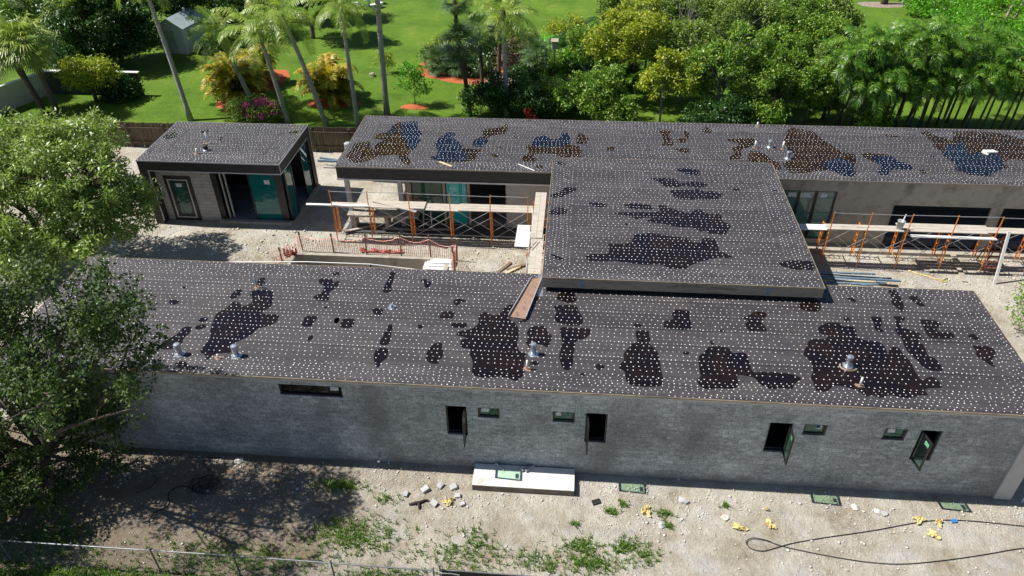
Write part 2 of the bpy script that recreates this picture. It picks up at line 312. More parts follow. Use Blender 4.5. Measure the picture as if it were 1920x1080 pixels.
# ------------------------------------------------------------------ object helpers
def setp(o, label=None, cat=None, group=None, kind=None):
    if label: o['label'] = label
    if cat: o['category'] = cat
    if group: o['group'] = group
    if kind: o['kind'] = kind
    return o
def thing(name, label, cat, loc=(0, 0, 0), rz=0, group=None):
    o = bpy.data.objects.new(name, None); COL.objects.link(o); o.location = loc; o.rotation_euler = (0, 0, rz)
    o.empty_display_size = .3
    return setp(o, label, cat, group)
class MB:
    def __init__(s): s.v = []; s.f = []; s.m = []
    def add(s, vs, fs, mi=0):
        b = len(s.v); s.v += [tuple(v) for v in vs]; s.f += [tuple(i+b for i in f) for f in fs]; s.m += [mi]*len(fs); return s
    def box(s, x0, x1, y0, y1, z0, z1, mi=0):
        return s.add([(x0, y0, z0), (x1, y0, z0), (x1, y1, z0), (x0, y1, z0), (x0, y0, z1), (x1, y0, z1), (x1, y1, z1), (x0, y1, z1)],
              [(0, 3, 2, 1), (4, 5, 6, 7), (0, 1, 5, 4), (1, 2, 6, 5), (2, 3, 7, 6), (3, 0, 4, 7)], mi)
    def obox(s, c, ax, ay, az, mi=0):   # oriented box: centre, half axis vectors
        c, ax, ay, az = map(Vector, (c, ax, ay, az)); vs = []
        for k in (-1, 1):
            for i, j in ((-1, -1), (1, -1), (1, 1), (-1, 1)): vs.append(c+ax*i+ay*j+az*k)
        return s.add(vs, [(0, 3, 2, 1), (4, 5, 6, 7), (0, 1, 5, 4), (1, 2, 6, 5), (2, 3, 7, 6), (3, 0, 4, 7)], mi)
    def beam(s, p0, p1, w, h, mi=0, up=(0, 0, 1)):
        p0, p1 = Vector(p0), Vector(p1); d = (p1-p0); L = d.length; d.normalize()
        sd = d.cross(Vector(up)); 
        if sd.length < 1e-3: sd = d.cross(Vector((0, 1, 0)))
        sd.normalize(); u = sd.cross(d)
        return s.obox((p0+p1)/2, d*L/2, sd*w/2, u*h/2, mi)
    def tube(s, pts, rad, n=6, mi=0, cap=True):
        pts = [Vector(p) for p in pts]; k = len(pts)
        if not hasattr(rad, '__len__'): rad = [rad]*k
        rings = []; prev = None
        for i, p in enumerate(pts):
            d = (pts[min(i+1, k-1)]-pts[max(i-1, 0)]).normalized()
            if prev is None:
                a = d.cross(Vector((0, 0, 1)));  a = a if a.length > 1e-3 else d.cross(Vector((1, 0, 0)))
            else: a = prev-d*prev.dot(d)
            a.normalize(); prev = a; bb = d.cross(a)
            rings.append([p+(a*math.cos(2*math.pi*j/n)+bb*math.sin(2*math.pi*j/n))*rad[i] for j in range(n)])
        vs = [v for r in rings for v in r]; fs = []
        for i in range(k-1):
            for j in range(n):
                fs.append((i*n+j, i*n+(j+1) % n, (i+1)*n+(j+1) % n, (i+1)*n+j))
        if cap: fs.append(tuple(range(n-1, -1, -1))); fs.append(tuple((k-1)*n+j for j in range(n)))
        return s.add(vs, fs, mi)
    def lathe(s, prof, c=(0, 0, 0), n=12, mi=0):
        vs = []; fs = []; k = len(prof)
        for r, z in prof:
            for j in range(n): vs.append((c[0]+r*math.cos(2*math.pi*j/n), c[1]+r*math.sin(2*math.pi*j/n), c[2]+z))
        for i in range(k-1):
            for j in range(n): fs.append((i*n+j, i*n+(j+1) % n, (i+1)*n+(j+1) % n, (i+1)*n+j))
        fs.append(tuple(range(n-1, -1, -1))); fs.append(tuple((k-1)*n+j for j in range(n)))
        return s.add(vs, fs, mi)
    def build(s, name, mats, parent=None, smooth=False, bevel=0, loc=None):
        if not isinstance(mats, (list, tuple)): mats = [mats]
        me = bpy.data.meshes.new(name); me.from_pydata([tuple(v) for v in s.v], [], s.f)
        for m in mats: me.materials.append(m)
        if len(mats) > 1: me.polygons.foreach_set('material_index', s.m)
        if smooth: me.polygons.foreach_set('use_smooth', [True]*len(me.polygons))
        me.update()
        o = bpy.data.objects.new(name, me); COL.objects.link(o)
        if parent: o.parent = parent
        if loc: o.location = loc
        if bevel:
            bv = o.modifiers.new('bevel', 'BEVEL'); bv.width = bevel; bv.segments = 2; bv.limit_method = 'ANGLE'
        return o
def npmesh(name, V, F, mats, mi=None, smooth=False):   # F: (n,4) quads
    me = bpy.data.meshes.new(name); V = np.asarray(V, np.float32); F = np.asarray(F, np.int32); n, k = F.shape
    me.vertices.add(len(V)); me.vertices.foreach_set('co', V.ravel())
    me.loops.add(n*k); me.loops.foreach_set('vertex_index', F.ravel())
    me.polygons.add(n); me.polygons.foreach_set('loop_start', np.arange(0, n*k, k, dtype=np.int32))
    me.polygons.foreach_set('loop_total', np.full(n, k, np.int32))
    for m in mats: me.materials.append(m)
    if mi is not None: me.polygons.foreach_set('material_index', np.asarray(mi, np.int32))
    if smooth: me.polygons.foreach_set('use_smooth', np.ones(n, bool))
    me.update(calc_edges=True); me.validate(); return me
def link(name, me, parent=None, loc=(0, 0, 0), rz=0, sc=None):
    o = bpy.data.objects.new(name, me); COL.objects.link(o); o.location = loc; o.rotation_euler = (0, 0, rz)
    if sc: o.scale = sc if hasattr(sc, '__len__') else (sc, sc, sc)
    if parent: o.parent = parent
    return o
def dup(root, loc, rz=0, label=None, sc=1):
    r = root.copy(); COL.objects.link(r); r.location = loc; r.rotation_euler = (0, 0, rz); r.scale = (sc, sc, sc)
    if label: r['label'] = label
    for ch in list(root.children):
        c = ch.copy(); COL.objects.link(c); c.parent = r
        for g in ch.children:
            d = g.copy(); COL.objects.link(d); d.parent = c
    return r

PUDDLES = {
 'back_clear': [  # patches outlining where the rear puddles reflect blue sky
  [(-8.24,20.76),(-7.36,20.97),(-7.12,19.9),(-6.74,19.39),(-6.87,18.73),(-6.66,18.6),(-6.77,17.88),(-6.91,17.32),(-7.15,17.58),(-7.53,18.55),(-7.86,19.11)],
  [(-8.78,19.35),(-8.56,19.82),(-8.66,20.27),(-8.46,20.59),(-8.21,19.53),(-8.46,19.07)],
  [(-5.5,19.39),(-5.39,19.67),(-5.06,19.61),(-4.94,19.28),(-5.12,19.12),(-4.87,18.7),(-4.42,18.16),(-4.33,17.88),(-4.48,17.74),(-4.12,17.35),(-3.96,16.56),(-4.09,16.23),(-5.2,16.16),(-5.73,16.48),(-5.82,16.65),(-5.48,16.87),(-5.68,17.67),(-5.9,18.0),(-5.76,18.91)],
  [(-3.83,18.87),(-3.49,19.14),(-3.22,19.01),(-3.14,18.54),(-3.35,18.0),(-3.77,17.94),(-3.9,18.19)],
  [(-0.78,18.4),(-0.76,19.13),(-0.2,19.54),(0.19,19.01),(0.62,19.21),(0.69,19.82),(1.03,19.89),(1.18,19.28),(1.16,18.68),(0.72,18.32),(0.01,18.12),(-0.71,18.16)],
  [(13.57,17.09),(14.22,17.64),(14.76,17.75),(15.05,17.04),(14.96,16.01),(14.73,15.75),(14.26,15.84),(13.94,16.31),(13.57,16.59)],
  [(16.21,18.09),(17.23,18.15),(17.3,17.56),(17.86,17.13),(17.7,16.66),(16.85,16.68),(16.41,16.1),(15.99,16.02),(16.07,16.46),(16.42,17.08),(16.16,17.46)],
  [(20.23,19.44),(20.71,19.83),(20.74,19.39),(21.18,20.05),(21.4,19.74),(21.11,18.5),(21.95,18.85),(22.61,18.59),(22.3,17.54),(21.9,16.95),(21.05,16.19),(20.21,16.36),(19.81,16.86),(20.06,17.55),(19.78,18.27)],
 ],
 'front': [
  [(-11.07,3.81),(-10.85,3.83),(-10.57,3.52),(-10.29,3.79),(-10.36,4.04),(-10.63,4.47),(-10.4,4.6),(-10.05,4.67),(-9.75,4.53),(-9.62,4.17),(-9.51,3.59),(-9.76,3.22),(-9.03,3.16),(-8.98,2.79),(-9.09,2.58),(-9.38,2.42),(-9.59,2.27),(-9.62,2.01),(-9.81,1.74),(-9.98,1.63),(-10.04,1.28),(-9.98,0.97),(-10.56,0.87),(-10.62,0.62),(-10.67,0.44),(-10.78,0.79),(-11.1,0.95),(-11.07,1.26),(-11.01,1.72),(-11.28,2.42),(-11.39,3.04),(-11.19,3.33)],
  [(-11.16,4.63),(-10.94,4.53),(-10.91,4.15),(-11.13,3.95),(-11.3,4.05),(-11.26,4.36)],
  [(-10.59,5.37),(-10.38,5.43),(-10.23,4.96),(-10.43,4.8),(-10.61,5.09)],
  [(-12.27,2.22),(-11.94,2.31),(-11.85,1.92),(-11.97,1.65),(-11.87,1.34),(-12.06,1.01),(-12.51,0.98),(-12.65,1.22),(-12.48,1.55),(-12.25,1.89)],
  [(-11.89,2.76),(-11.62,2.85),(-11.51,2.65),(-11.7,2.53),(-11.86,2.59)],
  [(-11.83,2.32),(-11.58,2.44),(-11.37,2.32),(-11.6,2.1),(-11.8,2.15)],
  [(-8.1,3.16),(-7.57,3.16),(-7.66,2.74),(-7.68,2.54),(-8.06,2.58),(-8.04,2.85)],
  [(-8.27,5.49),(-7.76,5.52),(-7.6,5.22),(-7.49,5.42),(-7.35,5.24),(-7.47,4.84),(-7.61,4.68),(-7.48,4.09),(-8.04,4.13),(-8.15,4.34),(-7.86,4.59),(-7.9,5.04),(-8.17,5.18)],
  [(-13.44,4.63),(-13.08,4.62),(-13.24,4.45)],
  [(-13.5,3.79),(-13.06,3.75),(-13.08,3.49),(-13.37,3.47)],
  [(-7.61,2.02),(-7.45,2.13),(-7.4,1.9),(-7.56,1.73)],
  [(-6.97,3.06),(-6.8,3.18),(-6.74,2.88),(-6.86,2.77)],
  [(-11.73,0.36),(-11.44,0.5),(-11.11,0.23),(-10.79,0.25),(-10.76,0.08),(-11.45,0.06)],
  [(-7.6,3.72),(-7.39,3.77),(-7.44,3.63)],
  [(-5.56,6.16),(-5.34,6.13),(-5.33,5.53),(-5.3,4.76),(-5.59,4.74),(-5.59,5.43)],
  [(-4.33,5.64),(-4.11,5.73),(-3.83,5.55),(-3.88,5.2),(-4.05,5.15),(-4.11,5.46)],
  [(-5.75,3.78),(-5.33,3.81),(-5.3,3.39),(-5.64,3.43)],
  [(-6.71,3.08),(-6.25,3.15),(-6.17,2.92),(-6.19,2.58),(-6.62,2.58)],
  [(-6.98,3.1),(-6.79,3.15),(-6.77,2.84),(-6.91,2.8)],
  [(-4.95,2.86),(-4.8,2.91),(-4.73,2.35),(-4.65,1.91),(-4.76,1.74),(-5.01,1.75),(-5.04,2.07),(-4.97,2.2),(-5.0,2.46),(-4.91,2.53)],
  [(-5.09,1.56),(-4.67,1.62),(-4.58,1.11),(-4.76,0.86),(-4.74,0.68),(-4.83,0.56),(-4.96,0.84),(-5.07,1.13)],
  [(-3.11,2.01),(-2.85,2.03),(-2.73,1.54),(-2.73,1.21),(-2.89,1.08),(-2.77,0.94),(-3.08,0.92),(-3.29,1.14),(-3.31,1.5),(-3.23,1.75)],
  [(-3.91,2.94),(-3.72,2.95),(-3.67,2.79),(-3.8,2.68)],
  [(-3.13,3.78),(-2.67,3.81),(-2.71,3.33),(-3.21,3.36)],
  [(-2.86,4.48),(-2.59,4.58),(-2.28,4.45),(-2.53,4.36),(-2.63,4.14),(-2.77,4.16)],
  [(-7.83,5.96),(-7.53,5.98),(-7.53,5.74),(-7.81,5.72)],
  [(-2.72,3.12),(-2.15,3.19),(-2.13,2.86),(-2.66,2.86)],
  [(-1.73,3.77),(-1.55,3.86),(-1.22,3.6),(-0.95,3.9),(-0.91,4.22),(-0.56,4.42),(-0.52,4.21),(-0.67,3.78),(-0.69,3.5),(-0.37,3.22),(-0.26,2.86),(-0.26,2.41),(-0.29,2.15),(-0.17,1.72),(0.09,1.68),(0.06,1.32),(0.02,1.08),(0.1,0.79),(0.07,0.56),(-0.17,0.26),(-0.42,0.42),(-0.77,0.47),(-1.15,0.36),(-1.51,0.42),(-1.67,0.61),(-1.66,1.02),(-1.84,1.48),(-1.82,1.79),(-2.17,1.77),(-2.27,2.2),(-2.0,2.35),(-2.47,2.44),(-2.38,2.68),(-1.93,2.81),(-1.72,3.16),(-1.79,3.49)],
  [(-0.53,3.34),(-0.03,3.54),(0.0,3.34),(-0.42,3.28)],
  [(0.1,3.08),(0.68,3.22),(0.72,2.86),(0.92,2.68),(0.87,2.23),(0.76,2.01),(0.57,2.15),(0.32,2.19),(0.18,1.93),(0.11,2.05),(-0.01,2.26),(0.1,2.49),(-0.0,2.75)],
  [(0.85,4.38),(1.76,4.44),(1.8,4.12),(1.96,3.82),(1.98,3.41),(1.81,3.27),(1.35,3.24),(1.31,3.37),(1.01,3.41),(0.94,3.75),(1.03,4.03)],
  [(1.19,3.16),(2.23,3.16),(2.25,2.9),(2.07,2.57),(1.74,2.48),(1.71,2.04),(1.66,1.61),(1.67,1.25),(1.57,0.93),(1.34,0.94),(1.25,1.28),(1.25,2.01),(1.25,2.51),(1.15,2.96)],
  [(0.99,5.04),(1.16,5.28),(1.56,5.32),(1.75,4.84),(1.66,4.65),(1.45,4.56),(1.27,4.66),(0.98,4.75)],
  [(0.22,1.24),(0.46,1.32),(0.54,1.17),(0.39,1.08),(0.23,1.12)],
  [(2.37,1.22),(2.55,1.36),(2.72,1.21),(2.7,1.12),(2.57,1.09),(2.53,0.94),(2.45,1.08)],
  [(1.87,0.81),(2.12,0.82),(1.99,0.62)],
  [(3.83,3.18),(4.3,3.21),(4.31,2.63),(4.2,2.5),(4.39,2.29),(4.54,1.97),(4.54,1.67),(4.55,1.26),(4.58,0.86),(4.59,0.58),(4.43,0.35),(4.01,0.32),(3.52,0.36),(3.38,0.55),(3.34,1.05),(3.17,1.1),(3.21,1.34),(3.38,1.58),(3.33,1.88),(3.56,2.23),(3.65,2.43),(3.86,2.54),(3.8,2.91)],
  [(5.28,4.47),(5.83,4.43),(5.77,3.91),(5.83,3.45),(5.67,3.34),(4.79,3.34),(4.86,3.78),(5.23,3.88),(5.14,4.14)],
  [(8.11,4.52),(8.45,4.55),(8.59,4.38),(8.37,4.09),(8.23,3.98),(8.35,3.76),(8.41,3.4),(7.75,3.35),(7.66,3.81),(7.89,3.96),(7.63,4.11)],
  [(6.22,2.45),(6.93,2.47),(7.0,2.14),(7.21,2.22),(7.45,2.23),(7.5,1.94),(7.5,1.35),(7.59,1.24),(8.09,1.31),(8.66,1.29),(9.1,1.1),(8.75,0.82),(8.62,0.49),(8.33,0.6),(8.01,0.47),(7.67,0.64),(7.55,1.01),(7.0,1.12),(6.96,0.86),(7.0,0.64),(6.82,0.44),(6.26,0.43),(5.99,0.32),(5.74,0.44),(5.63,0.77),(5.82,0.92),(5.82,1.46),(5.89,2.0),(6.06,2.13)],
  [(6.34,2.77),(6.46,2.78),(6.45,2.56),(6.33,2.58)],
  [(5.35,2.14),(5.57,2.16),(5.53,1.98),(5.35,1.99)],
  [(3.76,3.5),(3.91,3.58),(4.13,3.4),(3.98,3.32),(3.77,3.36)],
  [(6.74,3.38),(6.91,3.43),(6.91,3.29),(6.75,3.28)],
  [(9.77,5.02),(10.03,5.26),(10.65,5.37),(10.47,4.69),(10.06,4.66),(9.77,4.85)],
  [(9.74,3.1),(10.38,3.18),(10.38,3.35),(10.11,3.47),(10.22,3.83),(10.61,4.08),(11.05,4.07),(11.05,3.85),(11.41,3.95),(11.49,3.71),(11.4,3.35),(11.5,3.19),(12.08,3.12),(12.19,2.86),(12.17,2.47),(12.34,2.87),(12.64,2.9),(12.68,2.5),(12.81,2.13),(12.77,1.78),(12.8,1.5),(12.82,1.2),(13.15,1.47),(13.33,1.42),(13.4,1.07),(13.34,0.94),(12.91,0.91),(12.75,0.79),(12.83,0.56),(12.52,0.57),(12.27,0.41),(11.89,0.41),(11.61,0.53),(11.27,0.31),(11.05,0.49),(10.85,0.33),(10.73,0.58),(10.45,0.74),(10.01,0.88),(9.72,0.51),(9.36,0.48),(9.38,0.84),(9.33,1.13),(9.49,1.45),(9.54,1.77),(9.42,2.14),(9.34,2.27),(9.54,2.68)],
  [(13.3,6.18),(13.62,6.24),(13.64,5.88),(13.62,5.41),(13.4,4.86),(13.29,5.08),(13.16,5.38),(13.31,5.7)],
  [(13.9,5.9),(14.3,5.92),(14.28,5.61),(14.37,5.27),(14.16,5.25),(13.97,5.51)],
  [(12.14,4.51),(12.55,4.54),(12.45,4.06),(12.31,3.91),(12.45,3.7),(12.23,3.62),(12.11,3.82),(12.22,4.12)],
  [(12.99,4.61),(13.43,4.6),(13.34,4.41),(13.12,4.25),(13.07,3.96),(13.45,3.81),(13.65,3.65),(13.56,3.37),(13.38,3.22),(13.57,3.03),(13.47,2.49),(13.67,2.38),(13.74,1.94),(13.67,1.75),(13.29,1.75),(13.09,1.89),(13.04,2.21),(12.87,2.58),(12.84,2.98),(12.9,3.32),(12.82,3.59),(12.8,3.8),(12.96,4.09),(13.01,4.46)],
  [(13.83,4.48),(14.45,4.45),(14.54,4.2),(14.24,3.97),(14.29,3.76),(14.67,3.86),(14.77,3.66),(14.66,3.48),(13.92,3.42),(13.8,3.59),(13.87,4.01)],
  [(15.2,3.69),(15.46,3.81),(15.55,3.51),(15.47,3.4),(15.19,3.55)],
  [(15.11,3.14),(15.59,3.17),(15.8,2.99),(15.7,2.65),(15.45,2.44),(15.47,2.13),(15.38,2.06),(15.23,2.3),(15.03,2.6),(15.16,2.87)],
  [(11.23,4.45),(11.43,4.44),(11.41,4.13),(11.2,4.15)],
  [(11.59,5.62),(11.9,5.6),(11.96,5.37),(11.79,5.36)],
 ],
 'back': [
  [(-8.43,20.75),(-7.93,20.86),(-7.36,20.97),(-7.12,19.9),(-6.74,19.39),(-6.87,18.73),(-6.66,18.6),(-6.77,17.88),(-6.91,17.32),(-7.01,17.18),(-7.02,16.64),(-6.71,16.01),(-6.81,15.62),(-7.24,15.97),(-7.52,16.74),(-8.12,16.71),(-8.57,16.55),(-8.86,16.01),(-9.33,15.72),(-9.86,15.95),(-10.22,16.58),(-10.09,17.27),(-10.15,17.97),(-9.42,18.29),(-9.06,17.33),(-8.92,18.04),(-8.58,18.48),(-9.24,18.59),(-9.25,19.18),(-8.78,19.35),(-8.56,19.82),(-8.66,20.27)],
  [(-5.54,19.39),(-5.39,19.7),(-5.07,19.64),(-4.92,19.28),(-5.12,19.12),(-4.87,18.7),(-4.42,18.16),(-4.32,17.89),(-4.48,17.74),(-3.62,17.65),(-3.32,17.67),(-3.55,17.11),(-3.48,16.59),(-4.02,16.17),(-5.19,16.1),(-5.78,16.45),(-5.88,16.64),(-5.5,16.86),(-5.69,17.67),(-5.93,18.0),(-5.78,18.94)],
  [(-3.54,20.1),(-2.68,20.45),(-2.29,21.02),(-2.21,20.18),(-2.23,19.65),(-2.89,19.39),(-3.23,19.08),(-3.11,18.52),(-3.35,17.94),(-3.77,17.92),(-3.93,18.19),(-3.83,18.9),(-3.5,19.21),(-3.57,19.8)],
  [(-2.68,17.98),(-2.3,18.07),(-2.37,17.86)],
  [(-2.82,17.02),(-2.66,17.23),(-2.4,16.98),(-2.5,16.78)],
  [(-0.48,16.06),(-0.16,16.14),(-0.06,15.77),(-0.37,15.69)],
  [(-1.86,19.38),(-1.64,19.39),(-1.68,19.1)],
  [(-1.15,18.21),(-0.8,18.4),(-0.77,19.16),(-0.2,19.58),(0.19,19.05),(0.62,19.24),(0.67,19.85),(1.04,19.93),(1.21,19.28),(1.15,18.43),(1.73,18.3),(1.81,17.1),(0.77,16.96),(0.4,17.38),(-0.52,17.32),(-0.63,16.88),(-0.41,16.73),(-0.6,16.34),(-1.09,16.38),(-1.25,16.68),(-1.07,17.16),(-0.88,17.42)],
  [(1.5,19.29),(1.64,19.91),(1.86,19.83),(2.16,19.16),(2.02,18.65),(1.51,18.62)],
  [(3.01,18.13),(3.2,18.38),(3.48,18.32),(3.44,17.91),(3.08,17.84)],
  [(5.83,20.5),(6.54,20.54),(6.46,20.1),(6.5,19.24),(6.56,18.66),(5.81,18.62),(6.05,19.05),(6.05,19.9)],
  [(7.17,20.58),(7.42,20.5),(7.44,19.72),(7.12,19.03),(6.77,19.09),(6.77,19.43),(7.16,19.79)],
  [(6.42,18.33),(7.3,18.38),(7.21,17.81),(6.74,18.02)],
  [(8.22,20.82),(8.51,21.1),(8.75,20.67),(8.64,20.31),(8.17,20.41)],
  [(9.38,19.66),(10.0,19.78),(10.74,19.91),(10.72,18.99),(9.94,18.45),(9.76,17.34),(9.12,17.15),(9.09,17.45),(9.42,17.79),(9.47,18.59),(9.87,18.94),(9.91,19.19),(9.38,19.41)],
  [(10.33,18.32),(10.93,18.19),(11.13,17.42),(11.56,16.84),(11.44,16.24),(11.06,16.36),(11.06,17.04),(10.24,16.99),(10.01,17.2)],
  [(5.2,17.46),(5.35,17.54),(5.37,17.31),(5.22,17.26)],
  [(12.57,20.7),(13.03,21.24),(14.01,20.95),(14.26,19.97),(14.61,19.19),(14.94,18.43),(15.48,18.24),(15.31,17.41),(15.02,16.82),(14.98,15.98),(14.72,15.69),(14.25,15.8),(13.89,16.33),(13.38,16.3),(12.69,16.05),(11.79,15.93),(11.71,16.48),(11.7,17.05),(12.32,17.53),(12.48,17.99),(12.24,18.43),(12.3,19.69)],
  [(15.74,18.25),(16.25,18.44),(17.28,18.2),(17.33,17.53),(17.89,17.14),(17.72,16.63),(16.86,16.65),(16.43,16.07),(15.97,15.97),(16.05,16.46),(16.41,17.05),(16.09,17.46),(15.92,17.74)],
  [(19.62,21.1),(20.03,21.29),(20.27,20.64),(20.7,20.34),(20.81,20.03),(21.29,20.87),(21.21,21.19),(22.53,21.44),(23.77,21.17),(24.5,20.56),(24.56,20.4),(24.89,20.1),(24.04,18.23),(23.45,17.9),(22.94,18.16),(22.23,17.68),(22.49,17.13),(21.99,16.96),(21.04,16.15),(20.19,16.3),(19.78,16.83),(20.05,17.55),(19.74,18.27),(19.9,18.88),(19.68,19.17),(19.83,19.97),(19.64,20.77)],
  [(17.57,20.65),(17.87,20.75),(18.41,20.54),(18.22,20.36),(17.7,20.41)],
  [(19.15,18.31),(19.44,18.32),(19.3,18.02),(19.13,18.08)],
  [(18.04,16.65),(18.25,16.73),(18.35,16.46),(18.21,16.25),(18.04,16.37)],
 ],
 'center': [
  [(3.97,8.51),(4.74,8.62),(5.17,8.47),(6.15,8.35),(6.18,8.01),(6.61,8.03),(6.62,8.33),(6.91,8.4),(7.17,8.3),(7.16,7.95),(7.24,7.9),(7.16,7.5),(7.69,7.04),(6.96,6.94),(6.39,6.68),(5.88,6.33),(5.81,6.13),(5.1,6.12),(5.0,6.32),(4.47,6.34),(3.87,6.35),(3.16,6.52),(2.14,6.4),(1.95,6.71),(2.26,6.95),(2.93,7.0),(2.91,7.73),(3.44,7.71),(3.85,7.85)],
  [(3.12,10.08),(3.79,10.19),(4.84,10.26),(5.18,10.41),(5.05,10.87),(5.29,10.95),(5.6,10.64),(6.42,10.29),(6.58,10.57),(6.79,10.65),(7.14,10.28),(7.66,10.31),(7.58,9.73),(7.93,9.5),(7.69,8.93),(7.63,8.69),(6.88,8.7),(6.92,9.0),(6.64,8.8),(6.49,9.1),(5.67,9.17),(5.17,9.38),(4.47,9.53),(4.82,9.87),(4.36,9.77),(4.02,9.63),(3.9,9.87),(3.51,9.98)],
  [(3.58,10.85),(4.09,11.04),(4.75,10.92),(4.93,10.53),(4.06,10.47),(3.8,10.59)],
  [(2.02,10.88),(2.33,10.97),(3.07,10.75),(2.6,10.54)],
  [(4.87,13.37),(5.48,13.41),(6.11,13.3),(6.14,12.85),(6.72,13.11),(7.14,13.13),(7.46,12.86),(7.08,12.54),(6.4,12.72),(6.04,12.55),(5.42,12.58),(5.31,13.02)],
  [(5.66,12.21),(6.37,12.35),(6.93,12.46),(7.3,12.12),(7.39,12.31),(8.0,12.02),(7.63,11.51),(6.55,11.47),(5.88,11.54),(5.77,11.81)],
  [(6.13,14.39),(6.64,14.42),(7.21,14.29),(7.17,13.67),(6.65,13.79),(6.25,14.08)],
  [(0.43,11.55),(0.94,11.94),(1.07,12.24),(1.56,12.27),(1.57,11.91),(1.09,11.52),(0.96,11.3),(0.44,11.27)],
  [(0.43,10.11),(0.78,10.47),(1.22,10.36),(1.2,9.96),(0.87,9.81),(0.44,9.82)],
  [(9.25,6.71),(9.74,6.96),(10.58,7.01),(10.72,6.76),(10.56,6.33),(9.74,6.38)],
  [(0.62,14.79),(0.93,14.64),(1.08,14.32),(0.71,14.38)],
  [(8.45,12.55),(8.74,12.64),(8.74,12.4),(8.48,12.3)],
  [(3.56,9.34),(3.75,9.29),(3.68,9.1)],
  [(0.61,6.84),(0.86,6.75),(1.26,6.45),(0.93,6.43)],
  [(10.03,12.58),(10.47,12.56),(10.33,12.38)],
 ],
 'pool': [
  [(-20.79,18.25),(-20.25,18.92),(-19.92,18.3),(-20.23,17.92),(-20.62,17.99)],
  [(-18.99,19.09),(-18.59,19.2),(-18.47,18.84),(-18.79,18.73)],
  [(-17.7,18.24),(-17.47,18.35),(-17.32,17.91),(-17.52,17.9)],
  [(-16.51,17.34),(-16.24,17.36),(-16.29,17.1)],
  [(-14.1,19.18),(-13.61,19.39),(-13.57,19.03),(-13.95,18.97)],
 ],
}


# ------------------------------------------------------------------ ground and lawn
POOL = (-12.5, -4.5, 8.5, 13.0)
def build_ground():
    xs = list(np.arange(-60, 60.01, .5)); ys = list(np.arange(-30, 25.01, .5))
    xs = [-900, -300, -120]+xs+[120, 300, 900]; ys = [-400, -120, -60]+ys+[60, 120, 300, 1200]
    nx, ny = len(xs), len(ys); V = []; F = []
    for y in ys:
        for x in xs:
            z = 0.0
            if -14.9 > x > -20 and 12 < y < 15: z += .14*math.exp(-((x+17)/1.6)**2-((y-13.9)/.7)**2)*(1+.6*math.sin(x*5)*math.cos(y*6))
            V.append((x, y, z))
    for j in range(ny-1):
        for i in range(nx-1):
            cx, cy = (xs[i]+xs[i+1])/2, (ys[j]+ys[j+1])/2
            if POOL[0] < cx < POOL[1] and POOL[2] < cy < POOL[3]: continue
            a = j*nx+i; F.append((a, a+1, a+nx+1, a+nx))
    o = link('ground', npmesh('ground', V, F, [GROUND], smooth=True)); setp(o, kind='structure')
    mb = MB(); x0, x1 = -140., 140.
    nxs = 80
    mb.add([(-300, 24.72, .006), (300, 24.72, .006), (300, 90, .006), (-300, 90, .006)], [(0, 1, 2, 3)])
    l = mb.build('lawn', LAWN); setp(l, kind='structure')
    mb = MB(); mb.add([(14, 61.2, .012), (60, 61.2, .012), (60, 63.5, .012), (14, 63.5, .012)], [(0, 1, 2, 3)])
    setp(mb.build('path', CONC), kind='structure')
build_ground()

